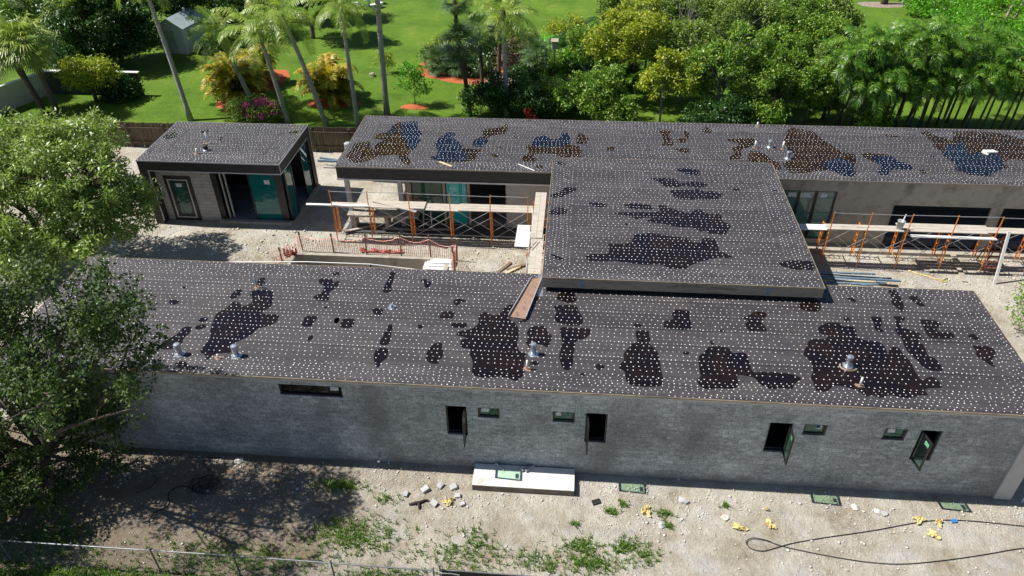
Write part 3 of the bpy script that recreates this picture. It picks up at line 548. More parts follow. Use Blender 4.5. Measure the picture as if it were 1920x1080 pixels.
# ------------------------------------------------------------------ roofs
def chaikin(p, n=2):
    for _ in range(n):
        q = []
        for i in range(len(p)):
            a, b = p[i], p[(i+1) % len(p)]
            q += [(a[0]*.78+b[0]*.22, a[1]*.78+b[1]*.22), (a[0]*.22+b[0]*.78, a[1]*.22+b[1]*.78)]
        p = q
    return p
def wob(p, amp, step=.35):
    q = []
    for i in range(len(p)):
        a, b = Vector((*p[i], 0)), Vector((*p[(i+1) % len(p)], 0)); L = (b-a).length
        n = max(1, int(L/step))
        for k in range(n):
            c = a.lerp(b, k/n)
            if k: c += Vector((random.uniform(-1, 1)*amp, random.uniform(-1, 1)*amp, 0))
            q.append((c.x, c.y))
    return q
def caps(mb, x0, x1, y0, y1, z, r, band=.9, mi=1, dense=1.0, exclude=None):
    P = []
    y = math.ceil((y0+.08)/.82)*.82
    rows = []
    k = math.floor(y0/.82)
    while k*.82 < y1:
        rows += [(k*.82+.05, .135), (k*.82+.05+.21, .21), (k*.82+.05+.41, .21), (k*.82+.05+.62, .21)]; k += 1
    for i, (yy, sp) in enumerate(rows):
        if not y0+.1 < yy < y1-.1: continue
        sp *= dense; x = x0+.1+(i % 2)*sp/2; ph = random.uniform(0, 6)
        while x < x1-.1:
            P.append((x+random.gauss(0, .012), yy+random.gauss(0, .010)+.018*math.sin(x*.6+ph))); x += sp*random.uniform(.94, 1.06)
    # closer staggered nailing along the four edges replaces the field rows there
    sb = band*1.15
    P = [p for p in P if x0+sb < p[0] < x1-sb and y0+band < p[1] < y1-band]
    nr = int(band/.135)
    for i in range(nr):
        o = .08+i*.135
        for edge in range(4):
            if edge < 2: u, end = x0+.08+(i % 2)*.092, x1-.08
            else: u, end = y0+band, y1-band
            if edge >= 2: u += (i % 2)*.1
            ph = random.uniform(0, 6)
            while u < end:
                d = o+random.gauss(0, .013)+.022*math.sin(u*1.7+ph)
                if random.random() > .05: P.append([(u, y0+d), (u, y1-d), (x0+d*1.1, u), (x1-d*1.1, u)][edge])
                u += .185*random.uniform(.9, 1.1)
    # thin out near-coincident caps
    grid = {}; Q = []
    for p in P:
        if exclude and exclude[0] < p[0] < exclude[1] and exclude[2] < p[1] < exclude[3]: continue
        if not (x0+.04 < p[0] < x1-.04 and y0+.04 < p[1] < y1-.04): continue
        g = (int(p[0]/.06), int(p[1]/.06))
        if g in grid: continue
        grid[g] = 1; Q.append(p)
    for px, py in Q:
        if random.random() < .035: continue
        rr = r*random.uniform(.82, 1.15); a = random.random()
        vs = [(px+rr*math.cos(a+j*math.pi/3), py+rr*math.sin(a+j*math.pi/3), z) for j in range(6)]
        mb.add(vs, [(0, 1, 2, 3, 4, 5)], mi)
    return len(Q)
def roof(house, x0, x1, y0, y1, z, th, key, label, r, edge, dense=1.0, exclude=None):
    mb = MB(); mb.box(x0, x1, y0, y1, z-th, z)
    caps(mb, x0, x1, y0, y1, z+.010, r, 1.0, dense=dense, exclude=exclude)
    o = mb.build('roof', [FELT, TIN], house); o['label'] = label
    for p, pm in [(p, PUD if key != 'back' else MUDDYW) for p in PUDDLES[key]]+[(p, SKYW) for p in PUDDLES.get(key+'_clear', [])]:
        zz = .006 if pm is SKYW else .004
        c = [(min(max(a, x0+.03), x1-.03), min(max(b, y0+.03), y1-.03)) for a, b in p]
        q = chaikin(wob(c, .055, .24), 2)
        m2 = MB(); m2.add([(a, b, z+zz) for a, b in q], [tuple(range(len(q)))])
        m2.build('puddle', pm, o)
    e = MB(); t = .018
    e.box(x0-t, x1+t, y0-t, y0-.002, z-th, z+.006); e.box(x0-t, x1+t, y1+.002, y1+t, z-th, z+.006)
    e.box(x0-t, x0-.002, y0-.001, y1+.001, z-th, z+.006); e.box(x1+.002, x1+t, y0-.001, y1+.001, z-th, z+.006)
    e.build('roof_edge', edge, house)
    return o
def wall(parent, mat, axis, a0, a1, z0, z1, front, thick, openings=(), name='wall', label=None):
    """axis 'x': runs along x at y=front..front+thick; axis 'y': runs along y at x=front..front+thick."""
    us = sorted({a0, a1, *[o[0] for o in openings], *[o[1] for o in openings]})
    zs = sorted({z0, z1, *[o[2] for o in openings], *[o[3] for o in openings]})
    us = [u for u in us if a0 <= u <= a1]; zs = [q for q in zs if z0 <= q <= z1]
    def solid(i, j):
        if i < 0 or j < 0 or i >= len(us)-1 or j >= len(zs)-1: return False
        u, q = (us[i]+us[i+1])/2, (zs[j]+zs[j+1])/2
        return not any(o[0] < u < o[1] and o[2] < q < o[3] for o in openings)
    mb = MB()
    pt = (lambda u, d, q: (u, front+d, q)) if axis == 'x' else (lambda u, d, q: (front+d, u, q))
    for i in range(len(us)-1):
        for j in range(len(zs)-1):
            if not solid(i, j): continue
            u0, u1, q0, q1 = us[i], us[i+1], zs[j], zs[j+1]
            mb.add([pt(u0, 0, q0), pt(u1, 0, q0), pt(u1, 0, q1), pt(u0, 0, q1)], [(0, 1, 2, 3)])
            mb.add([pt(u0, thick, q0), pt(u1, thick, q0), pt(u1, thick, q1), pt(u0, thick, q1)], [(3, 2, 1, 0)])
            for di, dj, e in ((-1, 0, ((u0, q0), (u0, q1))), (1, 0, ((u1, q0), (u1, q1))), (0, -1, ((u0, q0), (u1, q0))), (0, 1, ((u0, q1), (u1, q1)))):
                if not solid(i+di, j+dj):
                    (a, b), (c, d) = e
                    mb.add([pt(a, 0, b), pt(c, 0, d), pt(c, thick, d), pt(a, thick, b)], [(0, 1, 2, 3)])
    o = mb.build(name, mat, parent)
    if label: o['label'] = label
    return o
def frame_bars(mb, x0, x1, z0, z1, y0, y1, t, mi=0):
    mb.box(x0, x1, y0, y1, z0, z0+t, mi); mb.box(x0, x1, y0, y1, z1-t, z1, mi)
    mb.box(x0, x0+t, y0, y1, z0+t, z1-t, mi); mb.box(x1-t, x1, y0, y1, z0+t, z1-t, mi)

house = thing('house', 'long single storey grey house under construction with flat black roofs joined in an H', 'house')
OP = [(-2.51, -1.80, 1.64, 3.01), (2.15, 2.86, 1.64, 3.01), (8.03, 8.74, 1.64, 3.02), (12.70, 13.36, 1.65, 3.03)]
SM = [(-1.43, -.70, 2.54, 3.0), (1.06, 1.79, 2.52, 3.0), (9.11, 9.83, 2.54, 3.03), (11.60, 12.30, 2.51, 3.03)]
LW = (-8.09, -5.93, 3.12, 3.62)
wall(house, STUCCO, 'x', -18.0, 15.87, 0, 3.94, 0, .22, OP+SM+[LW], label='front wall of blotchy grey stucco')
wall(house, STUCCO, 'x', -18.0, 16.35, 0, 3.94, 6.05, .2)
wall(house, STUCCO, 'y', .221, 6.049, 0, 3.94, -18.0, .2); wall(house, STUCCO, 'y', .221, 6.049, 0, 3.94, 16.15, .2)
MB().box(15.872, 16.42, -.08, .22, .05, 3.90).build('pier', PIER, house)
m = MB(); m.tube([(16.78, -.12, .0), (17.05, .1, 1.3)], .03, 8); m.build('downpipe', PVC, house)
MB().box(-18.05, 16.42, -.045, -.003, 3.80, 3.925).build('fascia', STUCCO_TRIM, house)
roof(house, -18.1, 16.45, -.10, 6.35, 4.0, .05, 'front', 'front flat roof of dark felt with rows of tin nail caps', .0205, EDGEW, exclude=(.62, 10.5, 5.5, 6.4))
# interior floor slab of the front wing
MB().box(-17.79, 16.14, .23, 6.04, .0, .06).build('floor', SLABIN, house)
WINL = ['open casement window left of the concrete pad', 'open casement window right of the concrete pad', 'third open casement window', 'open casement window nearest the end pier']
HINGE = [1, 0, 1, 0]; ANG = [92, 88, 88, 80]
for (x0, x1, z0, z1), hg, ang in zip(OP, HINGE, ANG):
    mb = MB(); frame_bars(mb, x0, x1, z0, z1, .06, .14, .05)
    f = mb.build('casement_window', FRAME, house)
    wd, ht = x1-x0-.1, z1-z0-.1
    s = MB(); frame_bars(s, 0, wd, 0, ht, -.025, .025, .06); so_ = s.build('sash', FRAME, f)
    g = MB().box(.061, wd-.061, -.006, .006, .061, ht-.061).build('pane', GLASS, f)
    st = MB().box(wd-.30, wd-.10, .008, .011, ht-.32, ht-.16).build('sticker', STICK, f)
    for o in (so_, g, st):
        if hg == 1:   # hinged on the right, the leaf swings out
            o.location = (x1-.06, .03, z0+.05); o.rotation_euler = (0, 0, R(180+ang))
        else:
            o.location = (x0+.06, .03, z0+.05); o.rotation_euler = (0, 0, R(-ang))
for k, (x0, x1, z0, z1) in enumerate(SM+[LW]):
    mb = MB(); frame_bars(mb, x0, x1, z0, z1, .04, .12, .06)
    f = mb.build('window', FRAME, house)
    MB().box(x0+.061, x1-.061, .085, .095, z0+.061, z1-.061).build('pane', GLASSK if k == 4 else GLASSD, f)
    sx = {0: (x0+.12, x0+.38), 1: (x0+.10, x0+.27), 2: (x1-.3, x1-.14), 3: (x0+.14, x0+.36), 4: (x1-.42, x1-.14)}[k]
    s = MB().box(0, sx[1]-sx[0], 0, .004, 0, .20).build('sticker', STICK, f); s.location = (sx[0], .078, z1-.26)
    if k in (1, 2, 3):
        s = MB().box(0, .12, 0, .004, 0, .12).build('sticker', TEAL, f); s.location = ((x0+x1)/2+.06, .078, z1-.22)
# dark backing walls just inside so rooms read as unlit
wall(house, DARKIN, 'x', -17.7, 16.1, .07, 3.9, 2.6, .1, label='dark backing wall added inside the front wing so rooms read unlit')
for x, z, r, L in ((-5.0, .5, .05, .30), (-4.66, .42, .03, .28), (5.43, .42, .025, .26), (10.83, .62, .015, .24)):
    mb = MB(); mb.tube([(x, .02, z), (x, -L*.6, z-.10), (x+.01, -L, z-.16)], r, 8); mb.build('drain_pipe', GREYPL if r > .02 else RUSTY, house)

# central raised block
wall(house, TAR_SHADE, 'x', .62, 10.45, 4.005, 4.22, 5.45, .2); wall(house, STUCCO_OLIVE, 'x', 1.0, 10.2, 0, 4.22, 14.6, .2)  # black front wall paints in the shadow gap under the raised eave
wall(house, STUCCO_OLIVE, 'y', 6.36, 14.59, 0, 4.22, 1.0, .2); wall(house, STUCCO_OLIVE, 'y', 6.36, 14.59, 0, 4.22, 10.0, .2)
fa = MB(); X0, X1, Y0, Y1, CZ = .425, 10.64, 5.254, 15.165, 4.65
fa.box(X0, X1, Y0, Y0+.05, 4.20, 4.588); fa.box(X0, X1, Y1-.05, Y1, 4.20, 4.588)
fa.box(X0, X0+.05, Y0+.051, Y1-.051, 4.20, 4.588); fa.box(X1-.05, X1, Y0+.051, Y1-.051, 4.20, 4.588)
fo = fa.build('fascia', WOODF, house); fo['label'] = 'weathered timber fascia of the raised roof'
for x in (1.85, 8.62): MB().box(x, x+.16, Y0-.004, Y0-.001, 4.26, 4.57).build('sticker', PIPEB, house)
MB().box(X0+.06, X1-.06, Y0+.06, Y1-.06, 4.23, 4.28).build('soffit', PLANKD, house)
roof(house, X0, X1, Y0, Y1, CZ, .06, 'center', 'raised square flat roof between the two wings', .0208, EDGEW, dense=1.0)

# back wing
BX0, BX1, BY0, BY1, BZ = -10.415, 34.0, 15.335, 21.576, 3.769
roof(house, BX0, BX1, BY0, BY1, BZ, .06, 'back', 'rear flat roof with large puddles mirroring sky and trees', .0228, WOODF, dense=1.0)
fb = MB(); fb.box(BX0, .9, BY0, BY0+.06, 3.1, 3.70); fb.box(BX0, BX0+.06, BY0+.061, BY1-.061, 3.1, 3.70); fb.box(BX0, .9, BY1-.06, BY1, 3.1, 3.70)
fo = fb.build('fascia', BLACKF, house); fo['label'] = 'deep black fascia of the covered terrace'
MB().box(BX0-.02, .9, BY0-.03, BY0-.002, 3.02, 3.10).build('drip_edge', TRIM, house)
MB().box(BX0+.07, .95, BY0+.07, BY1-.07, 3.12, 3.2).build('ceiling', PLANKD, house)
wall(house, STUCCO_OLIVE, 'x', 10.3, 33.5, 0, 3.70, 15.40, .22, [(11.60, 14.08, .45, 3.14), (16.86, 21.37, .12, 2.50), (21.9, 26.4, .12, 2.50)], label='courtyard wall of raw brownish stucco')
wall(house, STUCCO, 'x', -7.2, 33.5, 0, 3.70, 21.2, .2); wall(house, STUCCO, 'y', 15.63, 21.19, 0, 3.70, 33.3, .2)
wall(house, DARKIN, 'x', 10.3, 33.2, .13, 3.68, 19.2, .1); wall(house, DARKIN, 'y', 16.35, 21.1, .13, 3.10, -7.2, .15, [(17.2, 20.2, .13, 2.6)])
wall(house, STUCCO_OLIVE, 'x', -7.2, .95, .12, 3.10, 16.1, .2, [(-6.9, -5.25, .13, 2.95), (-5.12, -3.97, .13, 2.95), (-3.85, -2.0, .13, 2.95)], label='terrace wall with tall door openings')
MB().box(-1.95, .94, 16.04, 16.098, .12, 3.0).build('wall', PIER, house)
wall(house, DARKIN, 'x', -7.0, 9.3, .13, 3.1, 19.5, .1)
MB().box(-7.0, 33.2, 16.31, 21.15, .0, .12).build('floor', SLABIN, house)
MB().box(-10.4, .95, 15.1, 16.09, .0, .10).build('terrace_floor', TERR, house)
MB().box(10.3, 30, 14.85, 15.39, .0, .16).build('plinth', CONC2, house)
MB().box(-7.3, .9, 15.03, 15.095, .0, .105).build('foundation_coating', TAR_SHADE, house)
for x, y in ((-10.15, 15.9), (-10.2, 20.9), (-7.4, 15.9)):
    MB().box(x-.11, x+.11, y-.11, y+.11, 0, 3.1).build('column', PIER, house)
mb = MB(); frame_bars(mb, -5.12, -3.97, .13, 2.95, 16.15, 16.24, .05); f = mb.build('door', FRAME, house); f['label'] = 'tall teal glass door of the covered terrace'
MB().box(-5.06, -4.03, 16.19, 16.20, .19, 2.89).build('pane', TURQ, f)
mb = MB(); frame_bars(mb, -6.9, -5.25, .13, 2.95, 16.15, 16.24, .06); f = mb.build('window', FRAME, house); MB().box(-6.83, -5.32, 16.19, 16.20, .2, 2.88).build('pane', GLASSD, f)
for x0, x1 in ((11.62, 12.30), (12.33, 13.12), (13.15, 14.06)):
    mb = MB(); frame_bars(mb, x0, x1, .46, 3.13, 15.44, 15.52, .06); f = mb.build('window', FRAME, house)
    MB().box(x0+.061, x1-.061, 15.475, 15.485, .52, 3.07).build('pane', GLASS_SHEEN, f)
    s = MB().box(0, .3, 0, .004, 0, .22).build('sticker', STICK, f); s.location = (x0+.2, 15.465, 2.76)
for x0, x1 in ((16.88, 21.35), (21.92, 26.38)):
    mb = MB(); frame_bars(mb, x0, x1, .125, 2.495, 15.46, 15.54, .04); mb.build('door_frame', FRAME, house)

# vents on the roofs (parts of the house)
def roof_vent(parent, x, y, z, h, r, rz=0, flash=.19, mat=GALV):
    mb = MB(); mb.lathe([(r*1.15, 0), (r, .05), (r, h*.74)], n=14)
    mb.lathe([(r*1.22, h*.72), (r*1.25, h*.94), (r*1.05, h), (.01, h*1.03)], n=14); mb.lathe([(r*1.04, h*.40), (r*1.04, h*.43)], n=14)
    o = mb.build('roof_vent', mat, parent, smooth=False); o.location = (x, y, z); o.rotation_euler = (0, 0, rz)
    m2 = MB(); n = 14; pts = [(flash*random.uniform(.82, 1.1)*math.cos(2*math.pi*k/n), flash*random.uniform(.82, 1.1)*math.sin(2*math.pi*k/n), .011) for k in range(n)]
    m2.add(pts, [tuple(range(n))]); m2.lathe([(r*1.6, .012), (r*1.2, .05)], n=12); m2.build('flashing', GALV, o)
def vent_pipe(parent, x, y, z, h, r=.035, lean=0, mat=PVC):
    mb = MB(); mb.tube([(0, 0, 0), (lean, 0, h)], r, 10); o = mb.build('vent_pipe', mat, parent, smooth=True); o.location = (x, y, z)
    m2 = MB(); n = 11; pts = [(.15*random.uniform(.6, 1.2)*math.cos(2*math.pi*k/n), .12*random.uniform(.6, 1.2)*math.sin(2*math.pi*k/n), .010) for k in range(n)]
    m2.add(pts, [tuple(range(n))]); m2.build('sealant_patch', RUSTY, o)
for x, y, h, r in ((-11.72, .80, .45, .095), (-9.74, .86, .45, .095), (.32, 1.66, .46, .085), (10.68, 1.80, .42, .085)): roof_vent(house, x, y, 4.0, h, r)
roof_vent(house, -5.03, 3.86, 4.0, .16, .05, flash=.16)
for x, y, h, l in ((-10.33, .69, .17, .02), (-10.48, 4.76, .58, 0), (.16, .89, .38, 0), (10.8, .86, .36, 0)): vent_pipe(house, x, y, 4.0, h, .032, l, GALV if h > .5 else PVC)
for x, y, h in ((10.63, 18.66, .38), (12.0, 18.58, .42), (11.2, 21.26, .28)): vent_pipe(house, x, y, BZ, h, .045)
for x, y in ((11.39, 18.78), (12.04, 17.55)): roof_vent(house, x, y, BZ, .38, .085)
# yellow sealant ring beside one vent
mb = MB(); mb.tube([(10.68+.27*math.cos(a), 1.74+.2*math.sin(a), 4.02) for a in np.linspace(R(150), R(330), 12)], .032, 6); mb.build('sealant_ring', EDGEW, house)
# rusty scupper sheet running from the raised roof corner down to the front roof
mb = MB(); mb.add([(-.70, 3.58, 4.03), (-.07, 3.48, 4.03), (.38, 6.0, 4.09), (-.03, 5.85, 4.11)], [(0, 1, 2, 3)])
ob = mb.build('chute_sheet', RUSTY)
sd = ob.modifiers.new('solid', 'SOLIDIFY'); sd.thickness = .012; sd.offset = 1
setp(ob, 'rusty metal chute sheet lying on the front roof beside the raised roof corner', 'metal sheet')
for a, b, h in (((-.70, 3.58), (-.05, 5.85), .08), ((-.07, 3.48), (.40, 6.0), .10)):
    m2 = MB(); m2.beam((a[0], a[1], 4.09), (b[0], b[1], 4.15), .02, h); m2.build('rim', TRIM, ob)
m2 = MB(); m2.add([(.26, 4.9, 4.012), (.46, 4.9, 4.012), (.46, 6.33, 4.012), (.20, 6.33, 4.012)], [(0, 1, 2, 3)]); m2.build('flashing', GALV, house)

# ------------------------------------------------------------------ pool house
ph = thing('pool_house', 'small flat roofed cabin with black portal frame and glass corner, behind the left tree', 'pool house')
PX0, PX1, PY0, PY1, PZ = -20.83, -13.34, 15.38, 20.165, 3.764
roof(ph, PX0, PX1, PY0, PY1, PZ, .06, 'pool', 'flat felted roof of the cabin thick with nail caps', .024, TRIM, dense=.85)
mb = MB(); mb.box(PX0, PX1, PY0, PY0+.5, 3.22, 3.69); mb.box(PX0, PX0+.45, PY0, PY0+.5, 0, 3.215); mb.box(PX0, PX0+.3, PY0+.501, PY1, 0, 3.69)
mb.box(PX1-.3, PX1, PY0+.501, PY1, 3.22, 3.69); mb.box(PX1-.3, PX1, PY1-.45, PY1, .05, 3.215); mb.box(PX0+.301, PX1-.301, PY1-.25, PY1, 0, 3.69)
mb.build('portal_frame', BLACKF, ph)
mb = MB(); mb.box(PX0+.45, PX1+.012, PY0-.012, PY0+.03, 3.16, 3.218); mb.box(PX0+.452, PX0+.50, PY0-.012, PY0+.03, .25, 3.158); mb.box(PX1+.002, PX1+.014, PY0-.012, PY0+.05, 3.222, 3.70)
mb.box(PX1-.03, PX1+.012, PY0+.032, PY1-.45, 3.16, 3.218); mb.box(PX1+.002, PX1+.016, PY1-.04, PY1+.01, 0.05, 3.69); mb.build('trim', TRIM, ph)
wall(ph, BOARDF, 'x', -20.37, -17.42, 0, 3.215, 15.9, .2, [(-19.86, -18.64, .12, 2.52)], label='board formed concrete front wall')
mb = MB(); frame_bars(mb, -19.98, -18.52, 0.01, 2.66, 15.86, 15.899, .2); mb.build('window_surround', BLACKF, ph)
mb = MB(); frame_bars(mb, -19.80, -18.70, .18, 2.48, 15.83, 15.95, .06); f = mb.build('window', [TRIM], ph)
mb = MB(); frame_bars(mb, -19.735, -18.765, .245, 2.415, 15.87, 15.94, .14); mb.build('frame', FRAME, f)
MB().box(-19.59, -18.91, 15.9, 15.91, .39, 2.27).build('pane', GLASSD, f)
s = MB().box(0, .32, 0, .004, 0, .22).build('sticker', STICK, f); s.location = (-19.4, 15.86, 2.02)
MB().box(-17.418, -17.1, 15.9, 16.15, .06, 3.215).build('jamb', FRAME, ph)
for x in (-16.95, -16.72): MB().box(x, x+.06, 15.95, 16.05, .06, 3.215).build('door_frame', STEEL, ph)
def glass_panel(parent, a, b, label=None):
    d = Vector((b[0]-a[0], b[1]-a[1], 0)); L = d.length; rz = math.atan2(d.y, d.x)
    mb = MB(); frame_bars(mb, 0, L, 0, 3.1, -.04, .04, .07); o = mb.build('glass_door', FRAME, parent); o.location = (a[0], a[1], .08); o.rotation_euler = (0, 0, rz)
    MB().box(.072, L-.072, -.006, .006, .072, 3.028).build('pane', TEAL, o); return o
g = glass_panel(ph, (-15.45, 15.97), (-13.95, 15.97)); MB().box(.85, 1.15, -.012, -.008, 2.2, 2.45).build('sticker', STICK, g)
glass_panel(ph, (-13.46, 16.0), (-13.46, 17.0)); glass_panel(ph, (-13.46, 18.5), (-13.46, 19.6))
MB().box(-13.94, -13.60, 15.9, 16.1, .06, 3.215).build('corner_post', FRAME, ph)
MB().box(-20.36, -13.62, 16.11, 19.9, 0, .07).build('floor', SLABIN, ph)
MB().box(-17.4, -13.45, 15.62, 15.89, 0, .16).build('threshold', CONC2, ph)
MB().box(-13.44, -13.2, 15.9, 20.1, 0, .12).build('threshold', CONC2, ph)
for x, y, h, r, m in ((-17.95, 17.52, .66, .035, PVC), (-18.01, 16.32, .28, .05, PVC)): vent_pipe(ph, x, y, PZ, h, r, .04, m)
roof_vent(ph, -17.7, 16.76, PZ, .28, .11, mat=BLACKF)
# things inside the cabin
lad = thing('ladder', 'short dark ladder lying on the floor inside the cabin opening', 'ladder', (-16.05, 16.9, .09), R(65))
mb = MB(); mb.beam((-.8, -.18, .03), (.8, -.18, .03), .03, .06); mb.beam((-.8, .18, .03), (.8, .18, .03), .03, .06); mb.build('rail', STEEL, lad)
for k in range(6): MB().beam((-.65+k*.26, -.165, .03), (-.65+k*.26, .165, .03), .04, .03).build('rung', STEEL, lad)
mb = MB(); mb.lathe([(.12, 0), (.15, .3), (.155, .31), (.14, .3), (.11, .02)], n=16); o = mb.build('bucket', BLACKC, smooth=True); o.location = (-17.0, 16.6, .075); setp(o, 'black bucket standing inside the cabin opening beside the door frame', 'bucket')

# ------------------------------------------------------------------ scaffolds
def scaffold(name_label, xs, yf, yb, hdeck, htop, skip=(), back_z=None):
    sc = thing('scaffold', name_label, 'scaffold', ((xs[0]+xs[-1])/2, yf, 0))
    ox = sc.location.x; oy = yf; d = yb-yf; r = .026
    for i, x in enumerate(xs):
        u = x-ox; mb = MB(); j = random.uniform(-.03, .03); l = random.uniform(-.05, .05)
        mb.tube([(u, 0, .12), (u+j, 0, hdeck)], r, 6); mb.tube([(u, d, .12), (u+j, d, hdeck)], r, 6)
        mb.tube([(u+j, 0, hdeck-.03), (u+j, d, hdeck-.03)], r, 6); mb.tube([(u, 0, .45), (u, d, .45)], r*.8, 6)
        mb.tube([(u, .22, .45), (u+j, .22, hdeck-.03)], r*.8, 6); mb.tube([(u, d-.22, .45), (u+j, d-.22, hdeck-.03)], r*.8, 6)
        for k in range(4): mb.tube([(u, 0, .6+k*.34), (u, .22, .6+k*.34)], r*.7, 5); mb.tube([(u, d-.22, .6+k*.34), (u, d, .6+k*.34)], r*.7, 5)
        f = mb.build('scaffold_frame', ORANGE, sc)
        for yy in (0, d):
            m2 = MB(); m2.tube([(u, yy, .0), (u, yy, .2)], .017, 6); m2.box(u-.07, u+.07, yy-.07, yy+.07, 0.002, .012); m2.build('screw_jack', STEEL, f)
        m3 = MB(); m3.tube([(u+j, 0, hdeck), (u+j+l, -.03, htop)], r*.95, 6); m3.build('guard_post', ORANGE, sc)
    for a, b in zip(xs[:-1], xs[1:]):
        a -= ox; b -= ox
        for yy in (-.02, d+.02):
            m = MB(); m.tube([(a, yy, .42), (b, yy, hdeck-.22)], .013, 5); m.build('cross_brace', STEEL, sc)
            m = MB(); m.tube([(a, yy+.02, hdeck-.22), (b, yy+.02, .42)], .013, 5); m.build('cross_brace', STEEL, sc)
        m = MB(); m.tube([(a, -.05, htop-.05), (b, -.05, htop-.05+random.uniform(-.04, .04))], .015, 5); m.build('guard_rail', STEEL, sc)
    return sc
def plank(x0, x1, y, z, w, label, mat=PLANK, dz=0, dy=0, th=.045, group=None, n=1):
    mb = MB()
    for k in range(n): mb.beam((0, k*(w+.012), 0), (x1-x0, k*(w+.012)+dy, dz), w, th)
    o = mb.build('scaffold_plank', mat, bevel=0); o.location = (x0, y, z); setp(o, label, 'plank', group); return o
LX = (-10.57, -8.72, -6.62, -4.62, -2.58, -.72); LYF, LYB = 14.3, 15.05
scaffold('orange steel scaffold standing in front of the black terrace canopy', LX, LYF, LYB, 1.92, 3.0)
G = 'planks on the scaffold by the terrace'
for i, (a, b, y, n, l, dy, dz) in enumerate((
    (-10.75, -8.3, 14.50, 2, 'pair of pale planks at the left end of the terrace scaffold', 0, .0),
    (-8.9, -5.9, 14.45, 3, 'pale planks on the terrace scaffold left of the teal door', .0, .02),
    (-6.3, -4.0, 14.45, 3, 'pale planks on the terrace scaffold below the teal door', 0, -.02),
    (-4.2, -.4, 14.42, 3, 'long pale planks at the right end of the terrace scaffold', 0, 0))):
    plank(a, b, y, 1.99+.05*(i % 2), .22, l, PLANK, dz, dy, n=n, group=G)
plank(-8.6, -6.25, 14.9, 2.12, .2, 'loose pale plank lying askew across the terrace scaffold', PLANK, -.1, -.75, group=G)
plank(-11.9, -8.6, 14.38, 2.1, .16, 'white board sticking out past the left end of the terrace scaffold', WHITE, .06, -.1, group=G)
RX = (13.49, 15.19, 16.99, 19.02, 20.91, 22.9); RYF, RYB = 13.6, 14.65
scaffold('orange steel scaffold standing in front of the dark garage openings', RX, RYF, RYB, 1.92, 3.08)
G2 = 'planks on the scaffold by the garage'
plank(11.6, 13.9, 13.82, 1.99, .24, 'white planks at the left end of the garage scaffold beside the raised roof', WHITE, 0, 0, n=2, group=G2)
plank(13.4, 16.9, 13.80, 2.05, .24, 'pale planks on the garage scaffold left of the grey bucket', PLANK, 0, 0, n=2, group=G2)
plank(16.8, 20.9, 13.95, 1.99, .24, 'pale planks on the garage scaffold right of the grey bucket', PLANK, 0, 0, n=3, group=G2)
plank(17.2, 21.0, 13.55, 1.93, .2, 'lower pale plank along the outer edge of the garage scaffold', WHITE, -.02, 0, group=G2)
plank(20.7, 24.5, 13.95, 2.05, .24, 'pale planks at the right end of the garage scaffold', PLANK, 0, 0, n=2, group=G2)
b = thing('bucket', 'grey plastic bucket with a white tool standing on the garage scaffold planks', 'bucket', (16.75, 13.95, 2.08))
MB().lathe([(.13, 0), (.165, .38), (.175, .385), (.175, .41), (.15, .41), (.12, .03)], n=18).build('body', GREYPL, b, smooth=True)
m = MB(); m.tube([(.05, 0, .3), (.12, .05, .72)], .03, 8); m.build('tool_handle', WHITE, b)
# tall white prop and ladder at the right end of the garage scaffold
m = MB(); m.beam((21.21, 12.66, 0), (21.25, 13.3, 2.5), .12, .07); o = m.build('timber_prop', WHITE); setp(o, 'tall white timber prop leaning on the garage scaffold beside the red ladder', 'prop')
lad = thing('ladder', 'rusty red step ladder standing in front of the garage opening', 'ladder', (21.4, 13.75, 0))
for sx in (-.28, .28):
    m = MB(); m.beam((sx, -.15, 0), (sx*.75, .35, 1.75), .05, .03); m.build('rail', RED, lad)
for k in range(6):
    z = .25+k*.27; m = MB(); m.beam((-.25, -.15+z*.286, z), (.25, -.15+z*.286, z), .09, .025); m.build('step', RED, lad)
m = MB(); m.beam((-.27, .85, 0), (-.2, .36, 1.74), .04, .03); m.beam((.27, .85, 0), (.2, .36, 1.74), .04, .03); m.build('rear_leg', RED, lad)

# scaffold walkway along the left side of the raised roof
sc = thing('scaffold', 'narrow scaffold tower standing between the raised roof and the pool pit', 'scaffold', (.0, 7.0, 0))
for y in (0.4, 2.6, 4.8, 7.0):
    m = MB()
    for x in (-.45, .45): m.tube([(x, y, .0), (x, y, 2.85)], .026, 6)
    m.tube([(-.45, y, 2.82), (.45, y, 2.82)], .026, 6); m.tube([(-.45, y, 1.0), (.45, y, 1.0)], .022, 6); m.tube([(-.45, y, 1.9), (.45, y, 1.9)], .02, 6)
    m.build('scaffold_frame', ORANGE, sc)
for a, b_ in ((.4, 2.6), (2.6, 4.8), (4.8, 7.0)):
    m = MB(); m.tube([(-.47, a, .5), (-.47, b_, 2.5)], .013, 5); m.tube([(-.49, a, 2.5), (-.49, b_, .5)], .013, 5); m.build('cross_brace', STEEL, sc)
def ylank(x, y0, y1, z, w, label, n=2, mat=PLANK):
    m = MB()
    for k in range(n): m.beam((k*(w+.01), 0, 0), (k*(w+.01)+.0, y1-y0, 0), w, .045)
    o = m.build('scaffold_plank', mat); o.location = (x, y0, z); setp(o, label, 'plank', 'planks beside the raised roof')
ylank(-.24, 10.6, 14.75, 2.95, .26, 'long pale planks beside the far half of the raised roof edge', 2)
ylank(-.18, 6.9, 11.0, 2.90, .26, 'pale planks beside the near half of the raised roof edge', 2)
m = MB(); m.obox((-.75, 11.4, 2.55), (.32, 0, 0), (0, 1.0, -.05), (0, 0, .015)); o = m.build('plywood_sheet', WHITE); setp(o, 'white sheet lying beside the planks left of the raised roof', 'sheet')
